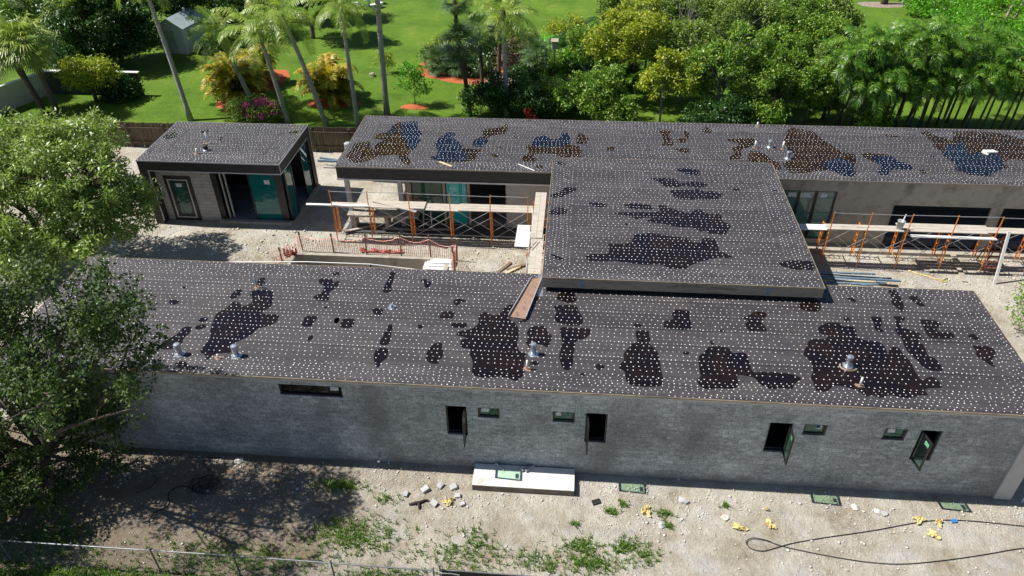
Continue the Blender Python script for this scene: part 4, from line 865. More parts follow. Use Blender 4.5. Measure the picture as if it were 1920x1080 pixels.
m = MB(); m.tube([(-.45, 8.2, 2.2), (-.35, 10.4, 3.3)], .02, 6); m.tube([(-.3, 8.2, 2.2), (-.2, 10.4, 3.3)], .02, 6); o = m.build('tie_bar', STEEL); setp(o, 'steel tie bars leaning against the planks left of the raised roof', 'tie bar')

# white pipe rail along the back edge of the front roof
gr = thing('guard_rail', 'white pipe guard rail along the back edge of the front roof', 'guard rail', (-10, 6.62, 0))
pts = [(-17, 3.62), (-13.8, 3.74), (-9.1, 3.98), (-6.5, 3.98), (-4.6, 3.80)]
m = MB(); m.tube([(x+10, 0, z) for x, z in pts], .022, 8); m.build('rail', PVC, gr)
for x, z in pts[1:]:
    m = MB(); m.beam((x+10, .02, 2.2), (x+10, .02, z), .05, .05, up=(0, 1, 0)); m.build('post', POSTW, gr)
# slab-side white rail / steps beside the pool
st = thing('concrete_steps', 'white concrete steps at the right end of the pool pit', 'steps', (-5.0, 12.3, 0))
for k in range(4): MB().box(-.75+.14*k, .8, -.4+.18*k, .5, -.12+.07*k-.001*k, -.05+.07*k).build('step', WHITE, st)

# ------------------------------------------------------------------ pool pit with orange fence
x0, x1, y0, y1 = POOL
pit = thing('pool_pit', 'unfinished concrete pool pit behind the front roof', 'pool', (0, 0, 0))
m = MB()
m.box(x0-.004, x0+.2, y0, y1, -1.8, .1); m.box(x1-.2, x1+.004, y0, y1, -1.8, .1); m.box(x0+.201, x1-.201, y0-.004, y0+.2, -1.8, .1); m.box(x0+.201, x1-.201, y1-.2, y1+.004, -1.8, .1)
m.build('pool_wall', CONC2, pit); MB().box(x0+.2, x1-.2, y0+.2, y1-.2, -1.9, -1.5).build('pool_floor', CONC2, pit)
of = thing('safety_fence', 'sagging orange mesh safety fence around the pool pit', 'fence', (0, 0, 0))
path = [(-12.95, 11.6, .75), (-12.75, 12.3, .8), (-12.1, 13.25, 1.0), (-10.5, 13.25, .95), (-8.78, 13.15, 1.05), (-7.0, 13.12, 1.15), (-5.5, 13.1, 1.1), (-4.2, 13.0, .9), (-4.12, 12.0, 1.25), (-4.15, 11.2, 1.2)]
m = MB(); 
def lerp(a, b, t): return tuple(a[i]+(b[i]-a[i])*t for i in range(3))
strands = [[] for _ in range(6)]
for a, b_ in zip(path[:-1], path[1:]):
    L = math.dist(a[:2], b_[:2]); n = max(2, int(L/.10))
    for k in range(n):
        t = k/n; q = lerp(a, b_, t); sag = q[2]-.22*math.sin(math.pi*t)-random.uniform(0, .03); lean = random.uniform(-.04, .04)
        m.beam((q[0], q[1], .03), (q[0]+lean, q[1]-.02, sag), .021, .008, up=(0, 1, 0))
        for s_ in range(6): strands[s_].append((q[0]+lean*s_/5, q[1]-.012, .05+(sag-.06)*s_/5+random.uniform(-.02, .02)))
for s_ in strands: m.tube(s_, .006 if s_ is not strands[-1] else .016, 3, cap=False)
o = m.build('mesh_panel', ORMESH, of)
def netting(x0, x1, y, h, seed):
    rd = random.Random(seed); n = 22; m = MB(); vs = []
    for k in range(n+1):
        x = x0+(x1-x0)*k/n
        for q in range(4): vs.append((x+rd.uniform(-.05, .05), y+.12*math.sin(k*1.3+q*1.9)+rd.uniform(-.04, .04), .03+h*q/3*(.6+.4*math.sin(k*.9+seed))))
    m.add(vs, [(k*4+q, (k+1)*4+q, (k+1)*4+q+1, k*4+q+1) for k in range(n) for q in range(3)]); m.build('bunched_netting', REDMESH, of)
netting(-9.2, -7.0, 13.42, .16, 1); netting(-12.9, -12.2, 12.75, .5, 2)

for x, y, h in ((-12.1, 13.28, 1.15), (-10.5, 13.28, 1.1), (-8.78, 13.18, 1.25), (-7.0, 13.15, 1.4), (-5.5, 13.13, 1.3), (-4.15, 12.9, 1.25), (-12.8, 12.2, .9), (-4.1, 11.9, 1.5)):
    m = MB(); m.beam((x, y, 0), (x+random.uniform(-.06, .06), y, h), .07, .05, up=(0, 1, 0)); m.build('post', POSTW, of)

# covered counter under the terrace canopy
ct = thing('counter', 'raw concrete outdoor counter under the black terrace canopy', 'counter', (-8.5, 15.7, 0))
MB().box(-1.75, 2.0, -.35, .35, .86, .96).build('counter_top', CONC2, ct); MB().box(-1.6, -1.35, -.3, .3, .102, .859).build('leg', CONC2, ct); MB().box(.2, .4, -.3, .3, .102, .859).build('leg', CONC2, ct)
for k, (x, y, a, l) in enumerate(((-9.6, 15.25, .3, 'grey board lying on the terrace edge under the counter'), (-7.6, 15.3, -.2, 'grey board leaning along the terrace edge beside the counter'), (-5.8, 15.35, -.05, 'long grey board lying on the terrace below the teal door'))):
    m = MB(); m.beam((-.9, 0, 0), (.9, .2, .05), .16, .04); o = m.build('loose_board', PLANKD); o.location = (x, y, .16); o.rotation_euler = (0, 0, a); setp(o, l, 'board')
o = thing('ladder', 'pale step ladder standing on the terrace behind the scaffold', 'ladder', (-6.1, 15.75, .1))
for sx in (-.22, .22): MB().beam((sx, -.1, 0), (sx*.8, .2, 1.5), .05, .03).build('rail', STEEL, o)
for k in range(5): MB().beam((-.2, -.05+k*.055, .25+k*.27), (.2, -.05+k*.055, .25+k*.27), .07, .02).build('step', STEEL, o)

for k, (x, y, a, L, l) in enumerate(((-1.9, 12.2, 1.0, 1.6, 'brown board lying left of two others by the walkway foot'), (-1.55, 12.0, .75, 1.5, 'middle brown board lying by the walkway foot'), (-1.1, 12.5, .5, 1.2, 'short brown board lying nearest the walkway foot'))):
    m = MB(); m.beam((-L/2, 0, 0), (L/2, 0, .03), .14, .035); o = m.build('loose_board', WOODL if k == 1 else POSTW); o.location = (x, y, .04+.02*k); o.rotation_euler = (0, 0, a); setp(o, l, 'board', 'loose boards in the courtyard')
# machine with boom by the rear fence
tr = thing('trailer', 'small grey site trailer with a winch arm between the cabin and the rear roof', 'trailer', (-12.6, 22.3, 0))
m = MB(); m.beam((-1.4, .1, .45), (.3, .1, .45), .12, .12); m.beam((-1.4, .5, .45), (.3, .1, .45), .08, .1); m.build('drawbar', PIPEB, tr)
m = MB(); m.beam((.1, -.1, .5), (.75, .2, 1.25), .1, .1); m.beam((.3, -.3, .5), (1.2, .1, 1.4), .05, .05); m.build('arm', STEEL, tr)
MB().lathe([(.14, -.2), (.2, -.16), (.2, .16), (.14, .2)], (.45, .5, 1.3), n=12).build('winch_drum', GREYPL, tr)
MB().box(-.1, 1.9, -.4, 1.0, .45, .6).build('bed', TAR_SHADE, tr)
for sy in (-.55, 1.15):
    m = MB(); m.tube([(.9, sy-.09, .32), (.9, sy+.09, .32)], .32, 16); wh = m.build('wheel', BLACKC, tr); m = MB(); m.tube([(.9, sy-.1, .32), (.9, sy+.1, .32)], .17, 12); m.build('rim', STEEL, wh)

# pipe bundle, hose, plank on courtyard ground
for k in range(11):
    a = random.uniform(-.06, .06); m = MB(); L = random.uniform(2.6, 4.2)
    m.tube([(0, 0, 0), (L, L*a-.12*L/3.5, 0)], .035 if k % 3 else .05, 8); o = m.build('pipe', [PIPEB, PIPEB, YELLOW, BLACKC, GREYPL][k % 5]); o.location = (13.0+random.uniform(-.3, .3), 12.2+k*.085, .05)
    nm = ['blue grey', 'blue grey', 'yellow', 'black', 'grey'][k % 5]
    setp(o, 'long %s pipe lying in the pipe bundle beside the raised roof' % nm, 'pipe', 'pipes bundled on the courtyard ground')
m = MB(); hp = [(17.6, 13.5), (18.0, 13.2), (18.35, 13.05), (18.6, 12.85), (18.95, 12.8), (19.2, 12.95), (19.05, 12.65), (18.75, 12.7)]
m.tube([(x, y, .03) for x, y in hp], .03, 6); o = m.build('hose', YELLOW, smooth=True); setp(o, 'crumpled yellow hose on the ground before the garage scaffold', 'hose')
m = MB(); m.beam((20.1, 14.9, .2), (19.9, 12.7, .04), .24, .045); o = m.build('scaffold_plank', PLANKD); setp(o, 'grey plank on the ground running out below the garage scaffold', 'plank')
m = MB(); m.box(-.6, .5, -.02, .02, .06, .12); m.box(-.6, .5, .3, .34, .06, .12); [m.box(-.6+k*.21, -.5+k*.21, -.03, .36, .122, .14) for k in range(6)]; [m.box(-.6+k*.5, -.5+k*.5, -.02, .34, .0, .058) for k in range(3)]
o = m.build('pallet', WHITE); o.location = (-21.5, 15.6, .02); o.rotation_euler = (R(50), 0, R(-70)); setp(o, 'white slatted pallet leaning by the left foot of the cabin', 'pallet')

# ------------------------------------------------------------------ front yard
pad = thing('concrete_pad', 'raised pale concrete equipment pad against the front wall', 'concrete pad', (0, 0, 0))
m = MB(); m.box(-1.60, 1.87, -.98, -.045, .0, .245); o = m.build('base', CONCEDGE, pad)
MB().box(-1.605, 1.875, -.985, -.04, .2455, .28).build('top', CONC, pad)
for x, a, l in ((-.72, 35, 'short grey pipe offcut lying alone on the concrete pad'), (.20, -40, 'left of two crossed grey pipe offcuts on the concrete pad'), (.32, -48, 'right of two crossed grey pipe offcuts on the concrete pad')):
    m = MB(); m.tube([(-.2, 0, 0), (.2, 0, 0)], .045, 10); o = m.build('pipe_offcut', GREYPL, smooth=False); o.location = (x, -.17, .33); o.rotation_euler = (0, R(8), R(-a)); setp(o, l, 'pipe offcut', 'pipe offcuts on the concrete pad')

def blob(r, n=2, jit=.25, flat=.6, seed=0):
    bm = bmesh.new(); bmesh.ops.create_icosphere(bm, subdivisions=n, radius=1)
    rd = random.Random(seed); ph_ = [rd.uniform(0, 6) for _ in range(6)]
    for v in bm.verts:
        k = 1+jit*(math.sin(v.co.x*3.1+ph_[0])+math.sin(v.co.y*3.7+ph_[1])+math.sin(v.co.z*4.1+ph_[2]))/2+rd.uniform(-jit, jit)*.4
        v.co = Vector((v.co.x*k*r, v.co.y*k*r, v.co.z*k*r*flat))
    return bm
def bobj(name, bm, mat, loc, rz=0):
    me = bpy.data.meshes.new(name); bm.to_mesh(me); bm.free(); me.materials.append(mat); o = bpy.data.objects.new(name, me); COL.objects.link(o); o.location = loc; o.rotation_euler = (0, 0, rz); return o
G = 'crumpled yellow paper bags on the dirt'
def bag(x, y, r, l, seed, sx=1.0):
    r *= .54
    bm = bmesh.new(); n = 12; rd = random.Random(seed); g = {}
    for i in range(n):
        for j in range(n):
            u, v = i/(n-1)-.5, j/(n-1)-.5
            k = 1+.35*math.sin(3*math.atan2(v, u)+seed)+rd.uniform(-.08, .08)
            g[i, j] = bm.verts.new((u*2*r*k*sx, v*1.3*r*k, .03+max(0, rd.gauss(.05, .05))*(1-abs(u)*1.4)+.04*math.sin(u*14+seed)*math.cos(v*11)))
    for i in range(n-1):
        for j in range(n-1): bm.faces.new((g[i, j], g[i+1, j], g[i+1, j+1], g[i, j+1]))
    o = bobj('paper_bag', bm, YELLOW, (x, y, .01), seed*.7); s = o.modifiers.new('solid', 'SOLIDIFY'); s.thickness = .012
    setp(o, l, 'paper bag', G)
bag(-2.32, -1.56, .30, 'bunched yellow paper bag beside the grey rubble left of the concrete pad', 1)
bag(4.29, -1.42, .34, 'torn yellow paper bag right of the concrete pad', 2)
bag(8.25, -1.68, .30, 'flat yellow paper bag at the end of the black cable loop', 3)
bag(7.25, -1.86, .26, 'thin crumpled yellow paper bag beside the cable loop, left of the flat one', 4, 1.5)
bag(13.15, -1.12, .30, 'pale yellow paper bag under the upper black cable', 5)
bag(13.72, -1.18, .26, 'bright yellow paper bag crossed by the upper black cable', 6)
bag(13.4, -1.68, .30, 'yellow paper bag lying between the two runs of black cable', 8)
bag(8.28, -1.08, .09, 'tiny yellow scrap of paper bag below the third casement window', 9)
for k, (x, y, s, l) in enumerate(((-3.21, -1.12, .22, 'grey broken block with a notch among the brown soil left of the pad'), (-2.72, -.91, .2, 'grey broken block nearest the wall left of the pad'), (-2.83, -1.68, .2, 'flat grey block in front of the yellow bag'), (-3.84, -1.35, .17, 'grey block fragment farthest left of the concrete pad'), (-2.25, -.95, .2, 'pale grey slab fragment leaning in the rubble beside the pad'), (-2.05, -1.3, .16, 'grey slab fragment behind the yellow bag'), (-1.85, -1.62, .15, 'small grey slab fragment right of the yellow bag'))):
    m = MB(); m.obox((0, 0, s*.28), (s*.6, 0, s*.1), (0, s*.45, s*random.uniform(-.15, .2)), (-.02, 0, s*.25)); 
    if k == 0: m.obox((s*.4, s*.5, s*.2), (s*.2, 0, 0), (0, s*.2, 0), (0, 0, s*.2))
    o = m.build('block_fragment', BLOCK, bevel=.01); o.location = (x, y, .005); o.rotation_euler = (0, 0, random.uniform(0, 3)); setp(o, l, 'block', 'broken grey blocks left of the pad')
for k, (x, y, s, l) in enumerate(((-10.15, -.32, .2, 'large grey boulder standing against the foot of the front wall'), (5.55, -.93, .22, 'large pale flat stone below the wall between the second and third casements'), (6.86, -1.51, .16, 'white rounded stone above the yellow bags'), (4.75, -1.95, .17, 'pale stone near the weeds right of the pad'), (11.2, -.75, .18, 'grey stone below the small window with the third casement'), (12.1, -.95, .16, 'grey stone left of the fourth glass shadow'), (11.9, -.85, .14, 'pale stone beside the grey stones below the fourth casement'))):
    s *= .68; o = bobj('stone', blob(s, 2, .34, .5, k), BLOCK if k % 2 else ROCK, (x, y, s*.25), k); setp(o, l, 'stone', 'stones along the front wall')
m = MB(); m.obox((0, 0, .02), (.13, .06, 0), (-.03, .09, 0), (0, 0, .02)); o = m.build('tile_scrap', BLACKC); o.location = (2.63, -1.18, .01); setp(o, 'small black scrap of roofing right of the concrete pad', 'scrap')
m = MB(); m.tube([(-.3, -.05, .04), (-.1, 0, .07), (.05, .05, .06), (.2, .15, .05), (.34, .16, .04)], [.03, .055, .05, .04, .03], 7); m.tube([(.0, .02, .05), (.06, -.1, .05), (.08, -.2, .03)], [.045, .05, .03], 7)
o = m.build('root', ROOT, smooth=True); o.location = (-3.35, -1.72, 0); setp(o, 'dark forked root lying on the brown soil left of the pad', 'root')
m = MB(); m.obox((0, 0, .015), (.1, .02, 0), (-.01, .06, 0), (0, 0, .015)); o = m.build('plastic_scrap', BLUEP); o.location = (14.25, -1.07, .02); setp(o, 'small blue plastic scrap beside the upper black cable', 'scrap')
def smooth_path(p, n=6):
    p = [Vector((*q, 0)) if len(q) == 2 else Vector(q) for q in p]; out = []
    for i in range(len(p)-1):
        a, b_, c, d = p[max(i-1, 0)], p[i], p[i+1], p[min(i+2, len(p)-1)]
        for k in range(n):
            t = k/n; out.append(.5*((2*b_)+(-a+c)*t+(2*a-5*b_+4*c-d)*t*t+(-a+3*b_-3*c+d)*t**3))
    out.append(p[-1]); return out
cab = [(20.0, -1.3), (16.45, -1.1), (14.6, -1.02), (13.3, -1.15), (11.59, -1.62), (9.9, -2.03), (8.9, -2.3), (8.3, -2.52), (7.85, -2.68), (7.48, -2.6), (7.38, -2.4), (7.6, -2.24), (8.0, -2.28), (8.5, -2.45), (9.35, -2.62), (10.3, -2.76), (11.23, -2.84), (12.2, -2.80), (13.56, -2.55), (14.79, -2.26), (16.05, -1.94), (18.5, -1.5)]
sp_ = smooth_path(cab); m = MB(); m.tube([(v.x, v.y, .022+(.03 if 55 < i < 75 else 0)) for i, v in enumerate(sp_)], .0155, 6)
setp(m.build('cable', BLACKC, smooth=True), 'long black cable looping over the dirt at the lower right', 'cable')
m = MB()
for k in range(9):
    cx, cy, rr = -10.75+random.uniform(-.35, .35), -1.5+random.uniform(-.2, .2), random.uniform(.22, .34); a0 = random.random()*6
    m.tube([(cx+rr*1.2*math.cos(a0+t), cy+rr*math.sin(a0+t), .03+.02*k/3+.02*math.sin(t*2)) for t in np.linspace(0, 6.1, 22)], .011, 5)
m.tube([(v.x, v.y, .03) for v in smooth_path([(-11.1, -1.7), (-11.7, -1.6), (-12.0, -1.9), (-11.8, -2.4), (-12.2, -2.8)])], .016, 5)
m.tube([(v.x, v.y, .03) for v in smooth_path([(-10.5, -1.2), (-11.2, -.7), (-11.4, -.35), (-10.9, -.25)])], .014, 5)
setp(m.build('cable_coil', BLACKC, smooth=True), 'tangled coil of black cable in the tree shade before the front wall', 'cable coil')
m = MB(); m.tube([(v.x, v.y, .025) for v in smooth_path([(-13.1, -2.0), (-12.75, -1.7), (-12.7, -1.4), (-12.9, -1.2)])], .014, 5); setp(m.build('cable_offcut', BLACKC), 'short curved offcut of black cable below the dark tree', 'cable')
# loose stones and grit as stuff
def scatter_rubble():
    V = []; F = []; base = np.array([(1, 0, 0), (-1, 0, 0), (0, 1, 0), (0, -1, 0), (0, 0, 1), (0, 0, -.6)])
    tri = np.array([(0, 2, 4), (2, 1, 4), (1, 3, 4), (3, 0, 4), (2, 0, 5), (1, 2, 5), (3, 1, 5), (0, 3, 5)])
    n = 0
    def put(x, y, s):
        nonlocal n
        v = base*rng.uniform(.5, 1.1, (6, 1))*np.array([1, .8, .6])*s; a = rng.uniform(0, 6.28); c, q = math.cos(a), math.sin(a)
        v = v@np.array([[c, q, 0], [-q, c, 0], [0, 0, 1]]); v += rng.normal(0, .08*s, v.shape)
        V.append(v+np.array([x, y, s*.2])); F.append(tri+n); n += 6
    for _ in range(13000):
        x = rng.uniform(-17, 22); y = -.15-abs(rng.normal(0, 1))*1.3 if rng.random() < .65 else rng.uniform(-5.5, -.2)
        if -1.7 < x < 1.95 and y > -1.05: continue
        d = .5+.5*math.sin(x*.9+1.3*math.sin(y*2))*math.cos(y*1.7)
        if rng.random() > d: continue
        put(x, y, min(.085, .016+rng.exponential(.015)))
    for _ in range(2200):
        x = rng.uniform(-21, -11.5) if rng.random() < .6 else rng.uniform(-4, 1); y = rng.uniform(11.5, 15.2)
        if POOL[0]-.2 < x < POOL[1]+.2 and y < POOL[3]+.2: continue
        put(x, y, min(.13, .02+rng.exponential(.022)))
    for _ in range(1500): put(rng.uniform(12, 24), rng.uniform(11.5, 14.8), min(.11, .02+rng.exponential(.02)))
    o = link('rubble', npmesh('rubble', np.concatenate(V), np.concatenate(F), [ROCK])); setp(o, 'scattered pale stones and grit on the bare dirt', 'rubble', kind='stuff')
scatter_rubble()
def scatter_weeds():
    V = []; F = []; n = 0
    patches = [(-6.1, -1.17, .75, .22, 260), (-4.4, -1.6, .5, .2, 60), (2.2, -2.95, .5, .3, 190), (3.6, -2.85, .45, .25, 170), (2.6, -3.5, .8, .35, 260), (4.2, -3.2, .5, .3, 90), (1.0, -3.6, 1.0, .4, 200), (-1.5, -3.6, 1.6, .6, 380), (-5.2, -3.1, 1.3, .6, 650), (-9, -4.2, 2.5, .5, 700), (-12.5, -5.5, 3.4, .5, 4600), (-7.5, -5.4, 2.6, .4, 3400), (-3.6, -4.6, 1.4, .4, 500), (-1.2, -2.9, .5, .4, 90), (3.5, -1.2, .12, .1, 40), (3.1, -1.55, .22, .12, 60), (4.9, -1.5, .25, .14, 60), (5.0, -1.95, .14, .1, 40), (6.9, -1.0, .12, .08, 25), (2.0, -2.1, .15, .1, 25), (-15, -4.2, 1.5, .8, 700), (-19, -3.5, 2.0, 1.5, 900)]
    for cx, cy, sx, sy, k in patches:
        for _ in range(int(k*.62)):
            x, y = rng.normal(cx, sx*.6), rng.normal(cy, sy*.6)
            for _ in range(4):
                a = rng.uniform(0, 6.28); L = rng.uniform(.06, .17); lean = rng.uniform(.3, 1.1); w_ = .011
                dx, dy = math.cos(a), math.sin(a); p = np.array([x+rng.normal(0, .03), y+rng.normal(0, .03), 0])
                t = p+np.array([dx*L*lean, dy*L*lean, L]); mid = p+np.array([dx*L*lean*.35, dy*L*lean*.35, L*.65]); s = np.array([-dy, dx, 0])*w_
                V += [p-s, p+s, mid+s, mid-s, t]; F += [(n, n+1, n+2, n+3), (n+3, n+2, n+4, n+4)]; n += 5
    V = np.array(V); F4 = [f for f in F if f[2] != f[3]]; F3 = [f[:3] for f in F if f[2] == f[3]]
    me = bpy.data.meshes.new('weeds'); me.from_pydata(V.tolist(), [], F4+F3); me.materials.append(L_GRASS); me.update()
    setp(link('weeds', me), 'ragged patches of green weeds on the dirt', 'weeds', kind='stuff')
scatter_weeds()

# chain link fence along the near edge
cf_ = thing('chain_link_fence', 'galvanised chain link fence along the bottom left edge', 'fence', (-16, -4.85, 0))
m = MB(); m.tube([(-6, .0, 1.12), (1.0, 0, 1.10), (7.7, .03, 1.10), (13.78, 0, 1.1)], .024, 8); m.build('top_rail', CHAIN, cf_)
for x in (-2.4, .2, 2.6, 5.1, 7.7, 10.7, 13.78):
    m = MB(); m.tube([(x, .03, 0), (x, .03, 1.15)], .026, 8); m.lathe([(.03, 1.15), (.034, 1.17), (.012, 1.2)], (x, .03, 0), 8); m.build('post', CHAIN, cf_)
m = MB(); d = .075; xa_, xb_ = -3.0, 13.75
k = int((xb_-xa_+1.1)/d)
for i in range(k):
    x = xa_-1.08+i*d
    a0 = max(x, xa_); a1 = min(x+1.08, xb_)
    if a1 > a0:
        m.tube([(a0, -.012, .02+(a0-x)), (a1, -.012, .02+(a1-x))], .0014, 3, cap=False); m.tube([(a0, -.018, 1.1-(a0-x)), (a1, -.018, 1.1-(a1-x))], .0014, 3, cap=False)
m.build('wire_mesh', CHAIN, cf_)
gt = thing('gate', 'dark screened gate hinged on the last post of the chain link fence', 'gate', (-2.05, -4.78, 0))
m = MB(); m.tube([(0.02, 0, 0), (0.02, 0, 1.3)], .03, 8); m.tube([(2.95, 0, .05), (2.95, 0, 1.05)], .022, 8); m.tube([(.02, 0, 1.06), (2.95, 0, 1.05)], .02, 8); m.tube([(.02, 0, .08), (2.95, 0, .08)], .02, 8); m.build('gate_frame', CHAIN, gt)
MB().box(.06, 2.92, -.012, -.005, .1, 1.04).build('screen', SCREEN, gt)
m = MB(); m.tube([(-.15, .02, .95), (.1, -.06, .98), (.35, -.03, .95), (.6, -.03, .9)], .018, 6); m.build('latch', STEEL, gt)

# ------------------------------------------------------------------ rear wooden fence and left wall
wf = thing('wooden_fence', 'dark weathered plank fence between the dirt yard and the lawn', 'fence', (0, 24.6, 0))
m = MB(); x = -37.0
while x < 20:
    wd = random.uniform(.135, .15); h = 1.64+random.uniform(-.03, .03); dy = random.uniform(-.012, .012)
    m.obox((x+wd/2, dy, h/2), (wd/2-.004, random.uniform(-.004, .004), 0), (0, .011, 0), (random.uniform(-.012, .012), 0, h/2)); x += wd+random.uniform(0, .008)
m.build('boards', FENCEW, wf)
m = MB(); m.box(-37, 20, -.075, -.03, .3, .39); m.box(-37, 20, -.075, -.03, 1.25, 1.34); m.build('rail', FENCEW, wf)
x = -36.5
while x < -8: MB().box(x-.05, x+.05, -.17, -.076, 0, 1.6).build('post', FENCEW, wf); x += 2.4
lw = thing('garden_wall', 'pale painted masonry wall running along the left edge of the lawn', 'wall', (0, 0, 0))
a, b_ = Vector((-40.5, 25.5, 0)), Vector((-37.7, 32.6, 0)); d = (b_-a).normalized(); s = Vector((-d.y, d.x, 0))*.1
m = MB(); m.obox((a+b_)/2+Vector((0, 0, .85)), (b_-a)/2, s, (0, 0, .85)); m.build('panel', CWALL, lw)
m = MB(); m.obox((a+b_)/2+Vector((0, 0, 1.735)), (b_-a)/2*1.005, s*1.35, (0, 0, .034)); m.build('coping', WHITE, lw)
lw2 = thing('garden_wall', 'low shaded masonry wall with white coping behind the fan palms', 'wall', (0, 0, 0))
m = MB(); m.box(-37.55, -30.4, 32.9, 33.1, 0, 1.7); m.build('panel', SHADEWALL, lw2); m = MB(); m.box(-37.6, -30.3, 32.84, 33.16, 1.701, 1.77); m.build('coping', WHITE, lw2)

# ------------------------------------------------------------------ shed, picnic table, birdhouse
sh = thing('shed', 'small pale blue garden shed with a metal roof half hidden by palms', 'shed', (-31.9, 43.6, 0), R(-8))
m = MB(); m.box(-1.1, 1.1, -1.6, 1.6, 0, 2.2); m.add([(-1.1, -1.6, 2.2), (1.1, -1.6, 2.2), (0, -1.6, 2.85), (-1.1, 1.6, 2.2), (1.1, 1.6, 2.2), (0, 1.6, 2.85)], [(0, 1, 2), (4, 3, 5)]); m.build('wall', SHEDW, sh)
m = MB(); m.add([(-1.3, -1.75, 2.09), (0, -1.75, 2.87), (0, 1.75, 2.87), (-1.3, 1.75, 2.09)], [(0, 1, 2, 3)]); m.add([(1.3, -1.75, 2.09), (0, -1.75, 2.87), (0, 1.75, 2.87), (1.3, 1.75, 2.09)], [(3, 2, 1, 0)])
o = m.build('roof', SHEDR, sh); s_ = o.modifiers.new('solid', 'SOLIDIFY'); s_.thickness = .06; s_.offset = 1
f = MB().box(1.101, 1.13, -.9, -.5, 1.2, 1.75).build('window', FRAME, sh); m = MB(); frame_bars(m, 0, .5, 0, .65, 0, .02, .05); q = m.build('frame', WHITE, f); q.location = (1.132, -.95, 1.15); q.rotation_euler = (0, 0, R(90))
MB().box(-.5, .3, -1.63, -1.602, .02, 1.9).build('door', SHEDR, sh)
m = MB(); m.lathe([(.1, 0), (.1, .35), (.14, .36), (.02, .48)], (0.2, .6, 2.75), 10); m.build('roof_vent', WHITE, sh)
pt = thing('picnic_table', 'white round picnic table with curved benches on the far lawn', 'picnic table', (-19.2, 56.6, .006))
MB().lathe([(.06, .70), (.75, .71), (.75, .77), (.06, .78)], n=24).build('table_top', WHITE, pt); MB().lathe([(.3, 0), (.16, .1), (.14, .70)], n=12).build('pedestal', WHITE, pt)
for a0 in (200, 290, 20):
    m = MB(); n = 9; top = []; 
    for k in range(n):
        t = R(a0+k*60/(n-1)); top.append((math.cos(t), math.sin(t)))
    vs = []
    for c, s2 in top: vs += [(1.1*c, 1.1*s2, .38), (1.55*c, 1.55*s2, .38), (1.55*c, 1.55*s2, .46), (1.1*c, 1.1*s2, .46)]
    fs = [(0, 1, 2, 3), tuple((n-1)*4+i for i in (3, 2, 1, 0))]
    for k in range(n-1):
        for i in range(4): fs.append((k*4+i, (k+1)*4+i, (k+1)*4+(i+1) % 4, k*4+(i+1) % 4))
    m.add(vs, fs)
    for t in (a0+10, a0+50): m.box(1.32*math.cos(R(t))-.1, 1.32*math.cos(R(t))+.1, 1.32*math.sin(R(t))-.1, 1.32*math.sin(R(t))+.1, 0, .379)
    m.build('bench', WHITE, pt)
bh = thing('birdhouse', 'pale wooden birdhouse on a tall thin post among the shrubs', 'birdhouse', (-.26, 34.98, 0))
m = MB(); m.tube([(0, 0, 0), (.02, 0, 3.3)], .04, 8); m.build('pole', STEMD, bh); MB().box(-.17, .19, -.15, .15, 3.3, 3.8).build('box', PLANK, bh)
m = MB(); m.add([(-.24, -.22, 3.801), (.26, -.22, 3.801), (.26, .22, 3.9), (-.24, .22, 3.9)], [(0, 1, 2, 3)]); o = m.build('roof', PLANKD, bh); s_ = o.modifiers.new('solid', 'SOLIDIFY'); s_.thickness = .03; s_.offset = 1
# far property across the top edge: pale roof behind the trees at top left
o = thing('neighbour_house', 'pale stucco neighbouring house with a low hipped roof at the far top left', 'house', (-52, 52, 0))
MB().box(-6, 5, -5, 5, 0, 3.0).build('wall', WHITE, o); m = MB(); m.add([(-6.6, -5.6, 3.0), (5.6, -5.6, 3.0), (5.6, 5.6, 3.0), (-6.6, 5.6, 3.0), (-2, 0, 4.6), (1, 0, 4.6)], [(0, 1, 5, 4), (1, 2, 5), (2, 3, 4, 5), (3, 0, 4), (3, 2, 1, 0)]); m.build('roof', CONC2, o)
for x in (-4, -.5, 3): MB().box(x-.6, x+.6, -5.04, -5.002, 1.0, 2.1).build('window', FRAME, o)

# ------------------------------------------------------------------ mulch beds
def bed(x, y, rx, ry, label, mat=MULCH, seed=0):
    n = 28; rd = random.Random(seed); m = MB(); ring = []
    vs = [(0, 0, .10)]
    for k in range(n):
        a = 2*math.pi*k/n; j = 1+.08*math.sin(3*a+seed)+rd.uniform(-.05, .05); vs.append((rx*j*math.cos(a)*.6, ry*j*math.sin(a)*.6, .085+rd.uniform(-.01, .02)))
    for k in range(n):
        a = 2*math.pi*k/n; j = 1+.08*math.sin(3*a+seed)+rd.uniform(-.05, .05); vs.append((rx*j*math.cos(a), ry*j*math.sin(a), .008))
    fs = [(0, 1+k, 1+(k+1) % n) for k in range(n)]+[(1+k, 1+n+k, 1+n+(k+1) % n, 1+(k+1) % n) for k in range(n)]
    m.add(vs, fs); o = m.build('mulch_bed', mat, smooth=True); o.location = (x, y, .0); setp(o, label, 'mulch bed', 'mulch beds on the lawn')
bed(-22.9, 31.7, 1.6, .8, 'red mulch bed under the left golden palm clump', seed=1)
bed(-22.6, 36.4, 1.9, 2.4, 'large red mulch bed behind the left golden palm clump', seed=5)
bed(-15.9, 32.3, 1.9, .95, 'red mulch ring under the right golden palm clump', seed=2)
bed(-10.0, 31.95, .95, .5, 'small red mulch ring around the sapling', seed=3)
bed(-6.8, 40.0, 4.3, 3.6, 'large red mulch island under the dark fan palms', seed=4)
bed(-2.5, 37.5, 3.6, 3.0, 'grey brown mulch area littered with branches behind the shrubs', MULCHG, 6)
bed(30.3, 58.9, 2.5, 1.0, 'brown mulch patch around a trunk on the far lawn', MULCHG, 7)
